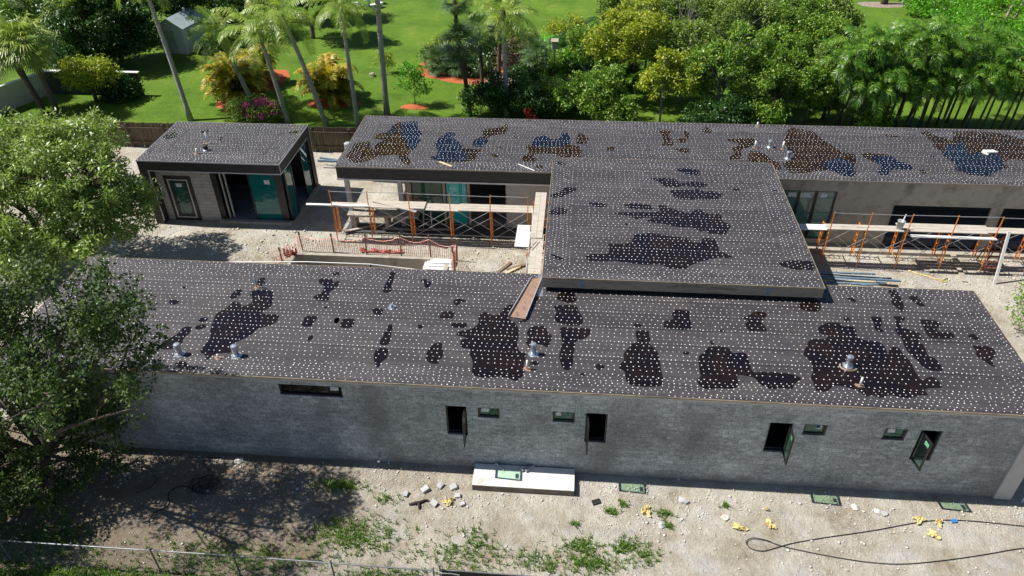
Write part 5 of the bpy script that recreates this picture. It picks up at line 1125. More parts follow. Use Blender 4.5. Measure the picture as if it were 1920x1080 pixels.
o = bobj('stone', blob(.24, 2, .25, .8, 20), CONC2, (-14.38, 37.71, .12)); setp(o, 'brown boulder on the lawn beside the wispy shrub', 'stone')

# ------------------------------------------------------------------ vegetation builders
def rand_unit(n):
    v = rng.normal(size=(n, 3)); return v/np.linalg.norm(v, axis=1, keepdims=True)
def leaves_mesh(name, C, Rcl, per, size, mat, aspect=.5, up=.5, flat=.75, vary=.35):
    """C cluster centres, each a puff of `per` pointed leaves."""
    n = len(C)*per
    c = np.repeat(C, per, 0); off = rng.normal(size=(n, 3)); off /= np.maximum(1, np.linalg.norm(off, axis=1, keepdims=True)/1.6)
    off *= np.repeat(Rcl, per)[:, None]*.62; off[:, 2] *= flat
    p = c+off
    d = off/np.maximum(1e-4, np.linalg.norm(off, axis=1, keepdims=True))*.7+rng.normal(size=(n, 3))*.7; d[:, 2] -= .12
    d /= np.linalg.norm(d, axis=1, keepdims=True)
    nr = rng.normal(size=(n, 3))*.75; nr[:, 2] += up*1.6; nr += off/np.maximum(1e-4, np.linalg.norm(off, axis=1, keepdims=True))*.5
    sd = np.cross(d, nr); sd /= np.maximum(1e-4, np.linalg.norm(sd, axis=1, keepdims=True)); nn = np.cross(sd, d)
    L = (size*rng.uniform(1-vary, 1+vary, n))[:, None]; W = L*aspect*.5
    V = np.empty((n, 4, 3)); V[:, 0] = p; V[:, 1] = p+d*L*.45+sd*W+nn*L*.05; V[:, 2] = p+d*L-nn*L*.1; V[:, 3] = p+d*L*.45-sd*W+nn*L*.05
    return npmesh(name, V.reshape(-1, 3), np.arange(n*4).reshape(n, 4), [mat])
def gappy(C, thr=-.35):
    a = rng.uniform(0, 6, 3); f = rng.uniform(1.5, 2.3, 3)
    k = np.sin(C[:, 0]*f[0]+a[0])*np.sin(C[:, 1]*f[1]+a[1])+np.sin(C[:, 2]*f[2]+a[2])*.6+rng.normal(0, .35, len(C))
    return C[k > thr]
def ellip(n, c, r, shell=.55):
    u = rand_unit(n); k = (shell+(1-shell)*rng.random(n)**.6)[:, None]
    return np.array(c)+u*k*np.array(r)
def limb(mb, a, b, r0, r1, bend=.12, n=5, mi=0):
    a, b = Vector(a), Vector(b); L = (b-a).length; pts = []; o = Vector((random.uniform(-1, 1), random.uniform(-1, 1), random.uniform(-.3, .8)))*L*bend
    for k in range(n+1):
        t = k/n; pts.append(a.lerp(b, t)+o*math.sin(math.pi*t))
    mb.tube(pts, [r0+(r1-r0)*k/n for k in range(n+1)], 6, mi); return pts
def tree(name, label, cat, base, blobs, mat, leaf, per, ncl, rcl, bark=BARK, trunk_r=.16, fork=.35, group=None, aspect=.5, up=.5, twig=.5, lean=(0, 0), lowz=None, flat=.75, rz=0, gap=-.35):
    """blobs: list of ((x,y,z),(rx,ry,rz),weight) relative to the base."""
    t = thing(name, label, cat, base, rz, group)
    zt = max(b[0][2] for b in blobs); fz = zt*fork
    m = MB(); fk = (lean[0], lean[1], fz); limb(m, (0, 0, -.1), fk, trunk_r, trunk_r*.75, .06)
    tot = sum(b[2] for b in blobs); allC = []; allR = []
    for c, r, wt in blobs:
        k = max(5, int(1.4*ncl*wt/tot)); C = gappy(ellip(k, c, np.array(r)*1.08, .45), gap); 
        if lowz is not None: C = C[C[:, 2] > lowz]
        allC.append(C); allR.append(rcl*rng.uniform(.6, 1.25, len(C)))
        cc = Vector(c)-Vector((0, 0, r[2]*.25)); pts = limb(m, fk, cc, trunk_r*.55, trunk_r*.2, .14)
        for q in C[rng.random(len(C)) < twig]:
            s0 = pts[random.randint(2, len(pts)-1)]; limb(m, s0, q, trunk_r*.16, .012, .12, 3)
    m.build('trunk', bark, t, smooth=True)
    C = np.concatenate(allC); Rr = np.concatenate(allR)
    link('crown', leaves_mesh('crown', C, Rr, per, leaf, mat, aspect, up, flat), t); return t

# palms -------------------------------------------------------------
def frond_quads(V, F, base, az, elev, L, droop, nl, ll, lw, mi_list, twist=0, hang=.5, vee=.5):
    """pinnate frond: rachis strip and two rows of drooping leaflets"""
    ca, sa = math.cos(az), math.sin(az); pts = []; e = elev; p = np.array(base, float); st = 14
    for k in range(st+1):
        pts.append(p.copy()); d = np.array([ca*math.cos(e), sa*math.cos(e), math.sin(e)]); p = p+d*L/st; e -= droop/st*(0.4+1.2*k/st)
    pts = np.array(pts); side = np.array([-sa, ca, 0]); n = len(V)
    for k in range(st):
        w0, w1 = .035*(1-k/st)+.006, .035*(1-(k+1)/st)+.006
        V += [pts[k]-side*w0, pts[k]+side*w0, pts[k+1]+side*w1, pts[k+1]-side*w1]; F.append((n, n+1, n+2, n+3)); n += 4
    for i in range(nl):
        t = .12+.88*(i+.5)/nl; x = t*st; k = min(int(x), st-1); q = pts[k]+(pts[k+1]-pts[k])*(x-k); dr = pts[k+1]-pts[k]; dr = dr/np.linalg.norm(dr)
        un = np.cross(dr, side); un = un if un[2] > 0 else -un
        l = ll*(math.sin(math.pi*(.12+.80*t))**.7)*random.uniform(.85, 1.1)
        for s in (-1, 1):
            d = side*s*.8+dr*.55+un*vee*random.uniform(.3, 1.1); d /= np.linalg.norm(d)
            w_ = dr*lw*.5; a = q; b = q+d*l*.5; d2 = d+np.array([0, 0, -hang*random.uniform(.7, 1.5)]); d2 /= np.linalg.norm(d2); c = b+d2*l*.5
            V += [a-w_*.5, a+w_*.5, b+w_, b-w_, c+w_*.25, c-w_*.25]; F += [(n, n+1, n+2, n+3), (n+3, n+2, n+4, n+5)]; n += 6
def pinnate_crown(name, mat, nf, L, ll, lw, nl=26, emin=-.5, emax=1.25, droop=1.3, hang=.6, vee=.4, z0=.0, nf_dead=0, seed=0):
    random.seed(seed); V = []; F = []
    for k in range(nf):
        t = k/nf; az = k*2.39996+random.uniform(-.25, .25); el = emax+(emin-emax)*(t**.85)+random.uniform(-.12, .12)
        frond_quads(V, F, (.08*math.cos(az), .08*math.sin(az), z0-.25*t), az, el, L*random.uniform(.82, 1.08), droop*random.uniform(.8, 1.2), nl, ll, lw, None, hang=hang, vee=vee)
    return npmesh(name, np.array(V), np.array(F), [mat])
def fan_crown(name, mat, nf, pet, L, seg=18, emin=-.7, emax=1.3, droop=.6, seed=0, w=.05):
    random.seed(seed); V = []; F = []; n = 0
    for k in range(nf):
        t = k/nf; az = k*2.39996+random.uniform(-.3, .3); el = emax+(emin-emax)*(t**.8)+random.uniform(-.15, .15)
        d = np.array([math.cos(az)*math.cos(el), math.sin(az)*math.cos(el), math.sin(el)]); side = np.array([-math.sin(az), math.cos(az), 0]); up = np.cross(side, d); up = up if up[2] > 0 else -up
        b = np.array([0, 0, random.uniform(-.15, .15)]); tip = b+d*pet*random.uniform(.8, 1.15)-np.array([0, 0, .12*pet*t])
        V += [b-side*.025, b+side*.025, tip+side*.015, tip-side*.015]; F.append((n, n+1, n+2, n+3)); n += 4
        Ls = L*random.uniform(.85, 1.1)
        for i in range(seg):
            a = (i/(seg-1)-.5)*3.6; sd = d*math.cos(a)+side*math.sin(a)*.95+up*(.18*abs(math.sin(a))+random.uniform(-.06, .06)); sd /= np.linalg.norm(sd)
            l = Ls*(.62+.38*math.cos(a*.5)); pr = np.cross(sd, up); pr /= max(1e-4, np.linalg.norm(pr)); mid = tip+sd*l*.55; d2 = sd+np.array([0, 0, -droop*random.uniform(.6, 1.6)]); d2 /= np.linalg.norm(d2); end = mid+d2*l*.5
            ww = pr*w*.5; V += [tip-ww*.4, tip+ww*.4, mid+ww, mid-ww, end+ww*.15, end-ww*.15]; F += [(n, n+1, n+2, n+3), (n+3, n+2, n+4, n+5)]; n += 6
    return npmesh(name, np.array(V), np.array(F), [mat])
def palm(name, label, base, top, r0, r1, crown_me, trunk_mat, group=None, rz=0, sc=1.0, cat='palm tree', bulge=None, shaft=None, dead=None, bow=.3):
    """base, top: world points of the trunk"""
    t = thing(name, label, cat, base, 0, group); d = Vector(top)-Vector(base); m = MB(); pts = []; rad = []; n = 9
    for k in range(n+1):
        s = k/n; hx = s+bow*s*(s-1); pts.append((d.x*hx, d.y*hx, d.z*s-.05)); rr = r0+(r1-r0)*s
        if k == 0: rr *= 1.35
        if bulge and s > bulge[0]: rr = bulge[1]*(1 if s < .97 else .8)
        rad.append(rr)
    m.tube(pts, rad, 10); m.build('trunk', trunk_mat, t, smooth=True)
    if shaft: m2 = MB(); m2.tube([(d.x, d.y, d.z-.1), (d.x*1.02, d.y*1.02, d.z+.35), (d.x*1.03, d.y*1.03, d.z+shaft)], [r1*1.3, r1*1.25, r1*.6], 10); m2.build('crown_shaft', TRUNKB, t, smooth=True)
    o = link('crown', crown_me, t, (d.x, d.y, d.z+(.15 if not shaft else shaft*.6)), rz, sc)
    if dead: link('dead_fronds', dead, t, (d.x, d.y, d.z-.1), rz, sc)
    return t
COCO = [pinnate_crown('crown', L_COCO, 20, 3.1, .85, .085, 22, -.55, 1.2, 1.35, .9, .15, seed=s) for s in (1, 2, 3)]
SAB = [fan_crown('crown', L_SABAL, 40, 1.05, 1.15, 20, -.9, 1.35, .75, seed=s, w=.085) for s in (4, 5)]
FANS = [fan_crown('crown', L_FAN, 44, .85, .85, 18, -.9, 1.4, .35, seed=s, w=.055) for s in (6, 7)]
ROWC = [pinnate_crown('crown', L_ARECA, 12, 2.3, .72, .08, 19, -.35, 1.25, 1.9, .9, .45, seed=s) for s in (8, 9, 10, 11)]
DEADF = fan_crown('dead', L_DRY, 16, .5, .6, 12, -1.5, -.9, .5, seed=12, w=.05)
random.seed(21)
GP = 'tall slender palms on the lawn'
palm('coconut_palm', 'tall grey leaning palm rising behind the cabin roof, its crown cut by the top edge', (-24.92, 28.75, 0), (-26.6, 30.6, 8.9), .17, .12, COCO[0], TRUNKG, GP, .3, .95, shaft=.7)
palm('coconut_palm', 'leaning palm with a yellowish drooping crown hiding the shed', (-21.18, 30.9, 0), (-22.9, 31.6, 5.0), .17, .13, COCO[1], TRUNKG, GP, 2.6, .8)
palm('coconut_palm', 'palm growing behind the pink bougainvillea, its crown right of the drooping one', (-18.08, 28.78, 0), (-19.3, 29.8, 5.9), .16, .13, COCO[2], TRUNKG, GP, 2.0, .95)
palm('coconut_palm', 'leaning palm passing in front of the right golden clump', (-15.29, 28.41, 0), (-17.3, 29.2, 7.2), .17, .12, COCO[0], TRUNKG, GP, 2.9, 1.0)
palm('coconut_palm', 'slim palm just left of the rear roof corner', (-13.04, 28.2, 0), (-13.5, 29.5, 7.6), .15, .11, COCO[1], TRUNKG, GP, .5, .85)
palm('coconut_palm', 'straight thick grey palm trunk standing left of the sapling', (-11.53, 30.22, 0), (-11.25, 30.7, 11.5), .19, .15, COCO[2], TRUNKG, GP, .9, 1.0, shaft=.8)
palm('coconut_palm', 'tall palm in the middle rising out of the dark shrubs behind the rear roof', (-3.27, 30.32, 0), (-3.5, 31.6, 6.3), .17, .13, COCO[0], TRUNKG, GP, 4.1, .85, shaft=.6)
GF = 'fan palms on the lawn'
palm('fan_palm', 'dark fan palm with a brown trunk left of the tall middle palm', (-5.79, 30.54, 0), (-6.4, 31.3, 4.6), .13, .16, FANS[0], TRUNKB, GF, 0, 1.0, bulge=(.72, .30), dead=DEADF)
palm('fan_palm', 'dark fan palm just behind the brown trunked one', (-5.4, 34.6, 0), (-5.6, 35.2, 4.3), .13, .14, FANS[1], TRUNKB, GF, 1.0, .95)
palm('fan_palm', 'greyish fan palm behind the tall middle palm', (-4.6, 38.2, 0), (-4.4, 38.8, 4.6), .14, .15, SAB[1], TRUNKB, GF, 2.0, .9, dead=DEADF)
palm('fan_palm', 'far fan palm at the top of the mulch island', (-8.2, 41.5, 0), (-8.3, 42, 4.6), .14, .15, FANS[0], TRUNKB, GF, 2.6, 1.0, dead=DEADF)
palm('fan_palm', 'low fan palm to the right of the tall middle palm', (-1.6, 34.0, 0), (-1.5, 34.3, 3.0), .12, .12, FANS[1], TRUNKB, GF, .7, .8)
palm('fan_palm', 'squat dark fan palm on the left part of the mulch island', (-9.2, 38.8, 0), (-9.2, 38.8, .7), .12, .12, FANS[1], TRUNKB, GF, 1.7, .95)
palm('fan_palm', 'squat dark fan palm below the far fan palm', (-7.6, 38.4, 0), (-7.6, 38.4, .8), .12, .12, FANS[0], TRUNKB, GF, 2.7, .85)
palm('fan_palm', 'sunlit fan palm on the right of the pair beside the left wall', (-34.27, 28.59, 0), (-35.2, 29.4, 4.9), .19, .17, SAB[0], TRUNKB, GF, 0, 1.05, bulge=(.62, .24))
palm('fan_palm', 'sunlit fan palm on the left of the pair beside the left wall', (-35.49, 28.98, 0), (-37.0, 29.6, 4.5), .19, .17, SAB[1], TRUNKB, GF, 1.4, 1.05, bulge=(.6, .24))
palm('fan_palm', 'bright fan palm standing in front of the dark trees behind the low wall', (-38.5, 39.2, 0), (-37.8, 38.6, 3.9), .18, .18, SAB[0], TRUNKB, GF, 2.2, 1.15, bulge=(.55, .30))
palm('fan_palm', 'orange tinged fan palm at the left edge behind the sunlit pair', (-40.3, 31.5, 0), (-40.8, 32, 4.6), .18, .17, SAB[1], TRUNKB, GF, 3.2, 1.05)
# row of slender palms on the right
GR = 'slender green palms in the dense row on the right'
rowlab = ['slender leaning palm in the front of the dense palm row on the right', 'slender palm farther back in the dense palm row on the right']
random.seed(5)
for k in range(40):
    front = k < 27
    x = (17.7+k*.50+random.uniform(-.15, .15)) if front else (18.0+(k-27)*.72+random.uniform(-.3, .3)); y = random.uniform(29.6, 30.3) if front else random.uniform(30.2, 31.4)
    h = (random.uniform(2.9, 4.3) if front else random.uniform(4.4, 5.7)); lx = random.uniform(.05, .5)+(.25 if random.random() < .3 else 0)
    palm('slender_palm', rowlab[0 if front else 1], (x, y, 0), (x+lx, y+random.uniform(-.2, .5), h), .075, .055, ROWC[k % 4], STEMD, GR, random.uniform(0, 6), random.uniform(.72, .95), bow=.1)
# golden clumps
def clump(name, label, base, me, group=None, rz=0, sc=1.0, cat='palm clump', stems=14, h=1.7, sr=.07):
    t = thing(name, label, cat, base, rz, group); m = MB()
    for k in range(stems):
        a = k*2.4; m.tube([(.25*math.cos(a), .25*math.sin(a), 0), (.33*math.cos(a), .33*math.sin(a), h*random.uniform(.7, 1.1))], sr, 6)
    m.build('stems', STEMD, t); link('fronds', me, t, sc=sc); return t
def areca(mat, nf, L, ll, lw, h, spread, seed):
    random.seed(seed); V = []; F = []
    for k in range(nf):
        az = random.uniform(0, 6.283); r = random.uniform(0, spread); t = random.random()
        frond_quads(V, F, (r*math.cos(az), r*math.sin(az), h*t), az+random.uniform(-.4, .4), 1.35-random.random()*.95, L*random.uniform(.7, 1.1), 1.9, 20, ll, lw, None, hang=.8, vee=.5)
    return npmesh('fronds', np.array(V), np.array(F), [mat])
GOLD = [areca(L_GOLD, 84, 2.2, .62, .10, 2.3, .6, 31), areca(L_GOLD, 80, 2.1, .62, .10, 2.3, .55, 32)]
GG = 'golden palm clumps on the lawn'
clump('golden_palm', 'left golden orange palm clump, partly behind the leaning palm trunk', (-23.0, 32.3, 0), GOLD[0], GG, 0, 1.0)
clump('golden_palm', 'smaller golden clump behind the left one', (-22.9, 35.4, 0), GOLD[1], GG, 1.0, .95)
clump('golden_palm', 'right golden orange palm clump on its red mulch ring', (-16.2, 32.7, 0), GOLD[1], GG, 2.0, 1.0)
DKAR = areca(L_ARECA, 40, 2.0, .55, .07, 1.0, .5, 33); DKAR2 = areca(L_DEEP, 40, 2.2, .6, .08, .8, .5, 34)
GA = 'green feathery palm clumps behind the shrubs'
for x, y, me, s, l in ((1.1, 42.9, DKAR2, 1.1, 'dark feathery clump above the birdhouse'), (2.0, 45.7, DKAR2, 1.1, 'dark feathery clump farthest up beside the far lawn'), (-1.0, 39.0, DKAR, .9, 'green feathery clump left of the birdhouse'), (1.6, 38.5, DKAR2, .95, 'dark feathery clump behind the yellow green tree'), (3.4, 47.5, DKAR2, 1.0, 'dark feathery clump at the edge of the far lawn'), (.6, 33.2, DKAR2, .75, 'low dark feathery clump below the birdhouse'), (5.4, 36.5, DKAR, .9, 'feathery clump behind the two yellow green trees'), (23.5, 36.5, DKAR, 1.2, 'bright feathery clump behind the slender palm row'), (27.0, 38.0, DKAR, 1.3, 'feathery clump behind the right part of the slender palm row'), (30.5, 37.5, DKAR, 1.3, 'feathery clump at the right edge behind the slender palms'), (19.8, 36.0, DKAR, 1.2, 'feathery clump behind the left end of the slender palms')):
    clump('feather_palm', l, (x, y, 0), me, GA, x, s)
BAN = areca(L_HEDGE, 12, 1.6, .45, .22, .6, .2, 35); clump('banana_plant', 'bright banana plant with broad leaves above the mulch', (-1.4, 44.0, 0), BAN, None, 0, 1.1, 'plant', 3, .8)

# leafy trees ----------------------------------------------------------
random.seed(77)
tree('shade_tree', 'large light green glossy tree on the left beside the cabin', 'tree', (-24.1, 11.1, 0),
     [((1.2, .6, 5.5), (2.9, 2.4, 1.7), 3), ((3.3, .2, 4.6), (2.2, 2.0, 1.6), 2.2), ((-1.8, .8, 5.4), (2.8, 2.6, 1.8), 2.0), ((1.8, 2.0, 5.8), (2.4, 1.8, 1.2), 1.2), ((4.6, .4, 3.3), (1.5, 1.6, 1.1), .9), ((.2, -1.6, 3.7), (2.6, 1.5, 1.3), 1.6), ((-4.0, 1.5, 4.6), (2.8, 2.6, 2.0), 1.6), ((-2.4, -1.4, 3.0), (2.4, 1.6, 1.3), 1.3), ((3.0, -1.6, 2.9), (1.7, 1.2, .9), .8), ((1.0, -2.6, 2.3), (1.7, 1.0, .8), .6)],
     L_LIGHT, .215, 85, 720, .40, BARK, .28, .2, aspect=.32, up=.8, twig=.3, lean=(.6, -.3))
tree('shade_tree', 'dense dark small leaved tree overhanging the front wall at lower left', 'tree', (-16.4, -2.2, 0),
     [((3.2, 1.0, 7.6), (2.3, 1.4, 1.2), 2.0), ((.8, 1.1, 7.9), (2.2, 1.6, 1.3), 1.7), ((4.6, .9, 6.9), (1.4, 1.1, .8), .6), ((4.3, .9, 5.8), (1.6, 1.3, 1.0), .8), ((-1.2, .7, 6.6), (2.6, 1.9, 1.9), 1.6), ((1.4, .7, 5.6), (2.4, 1.5, 1.3), 1.4), ((-.6, .9, 4.2), (2.2, 1.5, 1.6), 1.4), ((1.7, 1.0, 3.9), (1.5, 1.0, 1.2), .8), ((.4, .8, 2.4), (1.9, 1.0, 1.1), .9), ((-2.2, .6, 2.6), (1.7, 1.2, 1.5), .9), ((3.6, -1.4, 6.6), (2.2, 1.5, 1.1), .9), ((5.2, -.6, 5.2), (1.0, .8, .6), .3), ((2.2, 1.1, 2.2), (1.3, .8, 1.2), .7), ((1.9, .9, .9), (1.2, .7, .7), .4), ((.4, .3, 1.3), (1.9, .9, 1.0), .9), ((-.2, -1.0, 2.6), (1.8, .9, 1.3), 1.2), ((-.8, -1.7, 1.5), (2.0, .7, 1.3), 1.3), ((1.2, -.9, 1.4), (1.2, .6, 1.0), .6), ((-2.6, -1.2, 2.8), (1.5, .9, 1.8), 1.0), ((-1.6, -.4, 1.5), (1.7, 1.0, 1.2), .8), ((-2.8, .4, 4.6), (1.8, 1.5, 1.8), .9)],
     L_DARK, .13, 56, 1250, .30, BARK, .17, .2, aspect=.5, up=.45, twig=.22, lean=(.5, .4), gap=.0)
tree('shade_tree', 'unseen dark tree beyond the lower left corner, added to shade the yard', 'tree', (-19.5, -6.0, 0),
     [((.6, .4, 4.6), (2.6, 2.0, 2.0), 2), ((-1.5, 1.2, 3.2), (2.2, 1.6, 1.5), 1.2), ((1.8, .8, 2.2), (1.2, 1.0, .9), .3)], L_DARK, .12, 120, 170, .42, BARKP, .22, .3, aspect=.5, twig=.5)  # out-of-view tree added to cast shade over the lower left ground
tree('small_tree', 'sparse leafy young tree at the right edge beside the courtyard', 'tree', (21.6, 9.6, 0),
     [((0, 0, 2.3), (1.3, 1.3, 1.1), 2), ((-.6, -.5, 1.3), (.9, .9, .7), .7)], L_MID, .12, 45, 75, .32, BARKP, .06, .3, twig=.8)

GT = 'leafy trees in the belt behind the rear roof'
def M(*a, **k):
    a = list(a); a[7] = int(a[7]*1.35); a[8] *= .78; a[5] *= 1.08; k.setdefault('up', .7); k.setdefault('gap', -.05); a[7] = int(a[7]*1.25)
    return tree('leafy_tree', *a, group=GT, **k)
M('yellow green tree with a bare dark trunk right of the birdhouse', 'tree', (4.15, 33.7, 0), [((.1, 0, 4.6), (2.2, 1.8, 1.6), 3), ((1.6, -.3, 4.9), (1.6, 1.4, 1.3), 1.2), ((-1.3, -.2, 4.0), (1.3, 1.2, 1.0), .8)], L_YEL, .17, 55, 190, .42, BARK, .14, .55, twig=.4)
M('low rounded green tree hiding the foot of the yellow green tree', 'tree', (2.4, 29.9, 0), [((0, 0, 2.0), (2.1, 1.4, 1.3), 3), ((1.0, .3, 2.9), (1.3, 1.1, .9), 1)], L_MID, .16, 60, 150, .42, BARK, .1, .3, twig=.4)
M('small yellow green tree standing alone over the lawn gap', 'tree', (7.0, 30.2, 0), [((-.3, 0, 2.6), (1.2, 1.1, 1.2), 2), ((1.4, .4, 3.3), (1.4, 1.1, 1.2), 2), ((.2, .3, 3.9), (1.2, 1.1, .8), 1)], L_YEL, .16, 52, 120, .40, BARKP, .10, .35, twig=.5)
M('broad mid green tree at the centre right with pale twigs showing', 'tree', (10.8, 30.6, 0), [((0, 0, 3.6), (2.4, 1.6, 1.6), 3), ((-1.7, .3, 2.6), (1.4, 1.2, 1.2), 1), ((1.8, .3, 4.3), (1.8, 1.4, 1.2), 1.6), ((.8, .5, 5.2), (1.6, 1.3, 1.0), 1)], L_MID, .16, 60, 260, .42, BARKP, .15, .3, twig=.5)
M('thin greyish tree with bare upright branches behind the centre', 'tree', (8.9, 37.5, 0), [((0, 0, 4.8), (1.9, 1.6, 1.9), 2), ((-1.6, .3, 4.2), (1.4, 1.2, 1.4), 1)], L_SPARSE, .14, 26, 120, .45, BARKP, .14, .35, twig=1.0)
M('tall olive tree behind the broad mid green one', 'tree', (12.6, 35.5, 0), [((0, 0, 5.2), (2.2, 1.8, 1.8), 3), ((2.0, 0, 4.4), (1.6, 1.4, 1.4), 1.2), ((-1.8, .4, 4.6), (1.5, 1.4, 1.3), 1)], L_SPARSE, .16, 52, 210, .44, BARKP, .15, .35, twig=.6)
M('tall green tree near the top right of the belt with dark branches', 'tree', (16.0, 36.4, 0), [((0, 0, 5.3), (2.1, 1.8, 1.7), 3), ((-1.5, -.3, 4.3), (1.5, 1.4, 1.3), 1), ((1.8, .2, 4.6), (1.5, 1.3, 1.2), 1)], L_MID, .16, 55, 210, .44, BARK, .15, .35, twig=.6)
M('dull yellowish tree just left of the slender palm row', 'tree', (18.0, 31.4, 0), [((0, 0, 4.1), (1.5, 1.2, 1.1), 2), ((-.9, 0, 3.3), (1.0, .9, .8), .8)], L_SPARSE, .15, 55, 110, .40, BARK, .12, .5, twig=.5)
M('dark green tree close behind the rear roof at the centre right', 'tree', (14.0, 29.6, 0), [((0, 0, 2.6), (1.8, 1.3, 1.5), 2), ((.6, .5, 3.9), (1.6, 1.2, 1.1), 1.3), ((-1.5, .2, 1.8), (1.1, .9, 1.0), .8)], L_MID, .15, 60, 190, .42, BARK, .14, .25, twig=.4)
M('small green tree with bare lower trunk right of the dark green one', 'tree', (16.4, 30.1, 0), [((0, 0, 2.9), (1.3, 1.1, 1.1), 2), ((.4, .3, 2.0), (.9, .8, .7), .6)], L_MID, .15, 55, 95, .38, BARK, .1, .4, twig=.5)
M('bushy olive tree behind the small yellow green one', 'tree', (6.6, 40.0, 0), [((0, 0, 4.2), (2.2, 1.8, 1.7), 3), ((-1.4, .4, 3.0), (1.4, 1.3, 1.2), 1)], L_SPARSE, .16, 48, 170, .44, BARKP, .13, .35, twig=.6)
M('yellowish crown rising above the yellow green tree', 'tree', (5.6, 37.2, 0), [((0, 0, 4.9), (1.7, 1.5, 1.4), 2), ((-1.0, 0, 3.8), (1.1, 1.0, .9), .7)], L_YEL, .16, 46, 110, .42, BARKP, .12, .4, twig=.6)
M('round green tree behind the dark green one', 'tree', (14.6, 32.6, 0), [((0, 0, 4.3), (1.7, 1.4, 1.3), 2), ((-1.2, .2, 3.4), (1.2, 1.0, 1.0), 1)], L_MID, .16, 55, 140, .42, BARK, .12, .35, twig=.5)
for x_, y_, mt, h_, sz, l_ in ((2.2, 36.5, L_MID, 3.2, 1.5, 'green tree between the birdhouse and the yellow green tree'), (8.6, 33.8, L_SPARSE, 4.2, 1.7, 'olive tree right of the small yellow green one'), (9.6, 41.5, L_MID, 5.0, 2.0, 'green tree behind the thin greyish tree'), (14.2, 40.5, L_SPARSE, 5.4, 2.1, 'olive tree behind the tall olive one'), (17.6, 34.2, L_MID, 4.6, 1.8, 'green tree at the left end of the slender palm row'), (18.6, 38.4, L_SPARSE, 5.0, 1.9, 'olive tree behind the left end of the slender palms'), (5.4, 43.5, L_SPARSE, 4.6, 1.9, 'olive tree at the edge of the far lawn'), (8.2, 46.5, L_MID, 4.6, 2.2, 'far green tree at the top edge behind the olive ones'), (15.8, 46.0, L_MID, 4.8, 2.2, 'far green tree at the top edge left of the far lawn gap')):
    M(l_, 'tree', (x_, y_, 0), [((0, 0, h_), (sz, sz*.85, sz*.85), 3), ((-sz*.7, .2, h_-1.0), (sz*.7, sz*.6, sz*.6), 1), ((sz*.7, -.2, h_-.8), (sz*.7, sz*.6, sz*.6), 1)], mt, .17, 55, int(95*sz), .44, BARKP, .13, .3, twig=.5)
M('far green tree at the top edge above the broad mid green one', 'tree', (11.5, 44.0, 0), [((0, 0, 4.8), (2.4, 2.0, 1.8), 2), ((2.2, .5, 4.0), (1.7, 1.5, 1.3), 1)], L_MID, .18, 48, 170, .48, BARKP, .15, .35, twig=.5)
GS = 'dark shrubs close behind the rear roof'
def S(label, base, blobs, mat, leaf=.16, per=60, ncl=90, rcl=.4, **k): return tree('shrub', label, 'shrub', base, blobs, mat, leaf, per, ncl, rcl, BARK, .05, .15, group=GS, twig=.3, **k)
S('dark shrub around the foot of the dark fan palm', (-4.9, 30.1, 0), [((0, 0, 1.3), (1.1, 1.0, 1.2), 2)], L_DEEP, ncl=80)
S('tall dark shrub around the foot of the tall middle palm', (-3.2, 30.9, 0), [((0, 0, 1.7), (1.4, 1.1, 1.6), 2)], L_DEEP, ncl=120)
S('dark shrub right of the tall middle palm', (-1.4, 30.3, 0), [((0, 0, 1.3), (1.2, 1.0, 1.2), 2)], L_DEEP, ncl=90)
S('green shrub with reddish tips below the birdhouse', (.2, 30.9, 0), [((0, 0, 1.5), (1.1, 1.0, 1.3), 2)], L_MID, ncl=90)
S('mid green shrub behind the dark shrubs', (-2.2, 33.2, 0), [((0, 0, 1.4), (1.5, 1.2, 1.2), 2)], L_DEEP, ncl=100)
S('mid green shrub left of the birdhouse post', (-.9, 36.6, 0), [((0, 0, 1.2), (1.6, 1.3, 1.1), 2)], L_MID, ncl=110)
S('bright green shrub behind the birdhouse', (.9, 36.9, 0), [((0, 0, 1.3), (1.2, 1.0, 1.1), 2)], L_HEDGE, ncl=70)
S('olive shrub on the mulch under the far fan palm', (-3.9, 42.6, 0), [((0, 0, 1.2), (2.0, 1.5, 1.1), 2)], L_SPARSE, ncl=120)
S('palmetto like bush filling the left half of the mulch island', (-9.0, 40.2, 0), [((0, 0, .8), (1.7, 1.5, .8), 2)], L_FAN, .3, 40, 80, .5, aspect=.25)
S('dark bush filling the middle of the mulch island', (-6.8, 40.6, 0), [((0, 0, .9), (1.6, 1.6, .9), 2)], L_DEEP, ncl=110)
S('dark bush on the front rim of the mulch island', (-6.6, 38.4, 0), [((0, 0, .6), (1.3, .9, .6), 2)], L_FAN, .26, 40, 60, .45, aspect=.25)
S('pale grey leaved bush behind the greyish fan palm', (-3.4, 40.2, 0), [((0, 0, 1.0), (1.5, 1.2, 1.0), 2)], L_DRY, ncl=60)
S('yellow flowering shrub beside the banana plant', (.4, 45.6, 0), [((0, 0, 1.3), (1.6, 1.2, 1.1), 2)], L_YEL, ncl=90)
S('young green shrub beneath the left slender palms', (20.6, 29.7, 0), [((0, 0, .9), (1.2, .9, .9), 2)], L_MID, ncl=70)
S('dark understory shrub below the broad mid green tree', (12.4, 29.7, 0), [((0, 0, 1.1), (1.5, .9, 1.0), 2)], L_DEEP, ncl=80)
S('dark green shrub at the roof edge left of the broad mid green tree', (9.3, 28.6, 0), [((0, 0, 1.0), (.9, .7, 1.0), 2), ((.5, .2, 1.7), (.6, .5, .5), .6)], L_DEEP, ncl=70)
S('tall dark green shrub at the roof edge below the white vent pipes', (11.3, 28.4, 0), [((0, 0, 1.3), (1.2, .8, 1.3), 2)], L_DEEP, ncl=100)
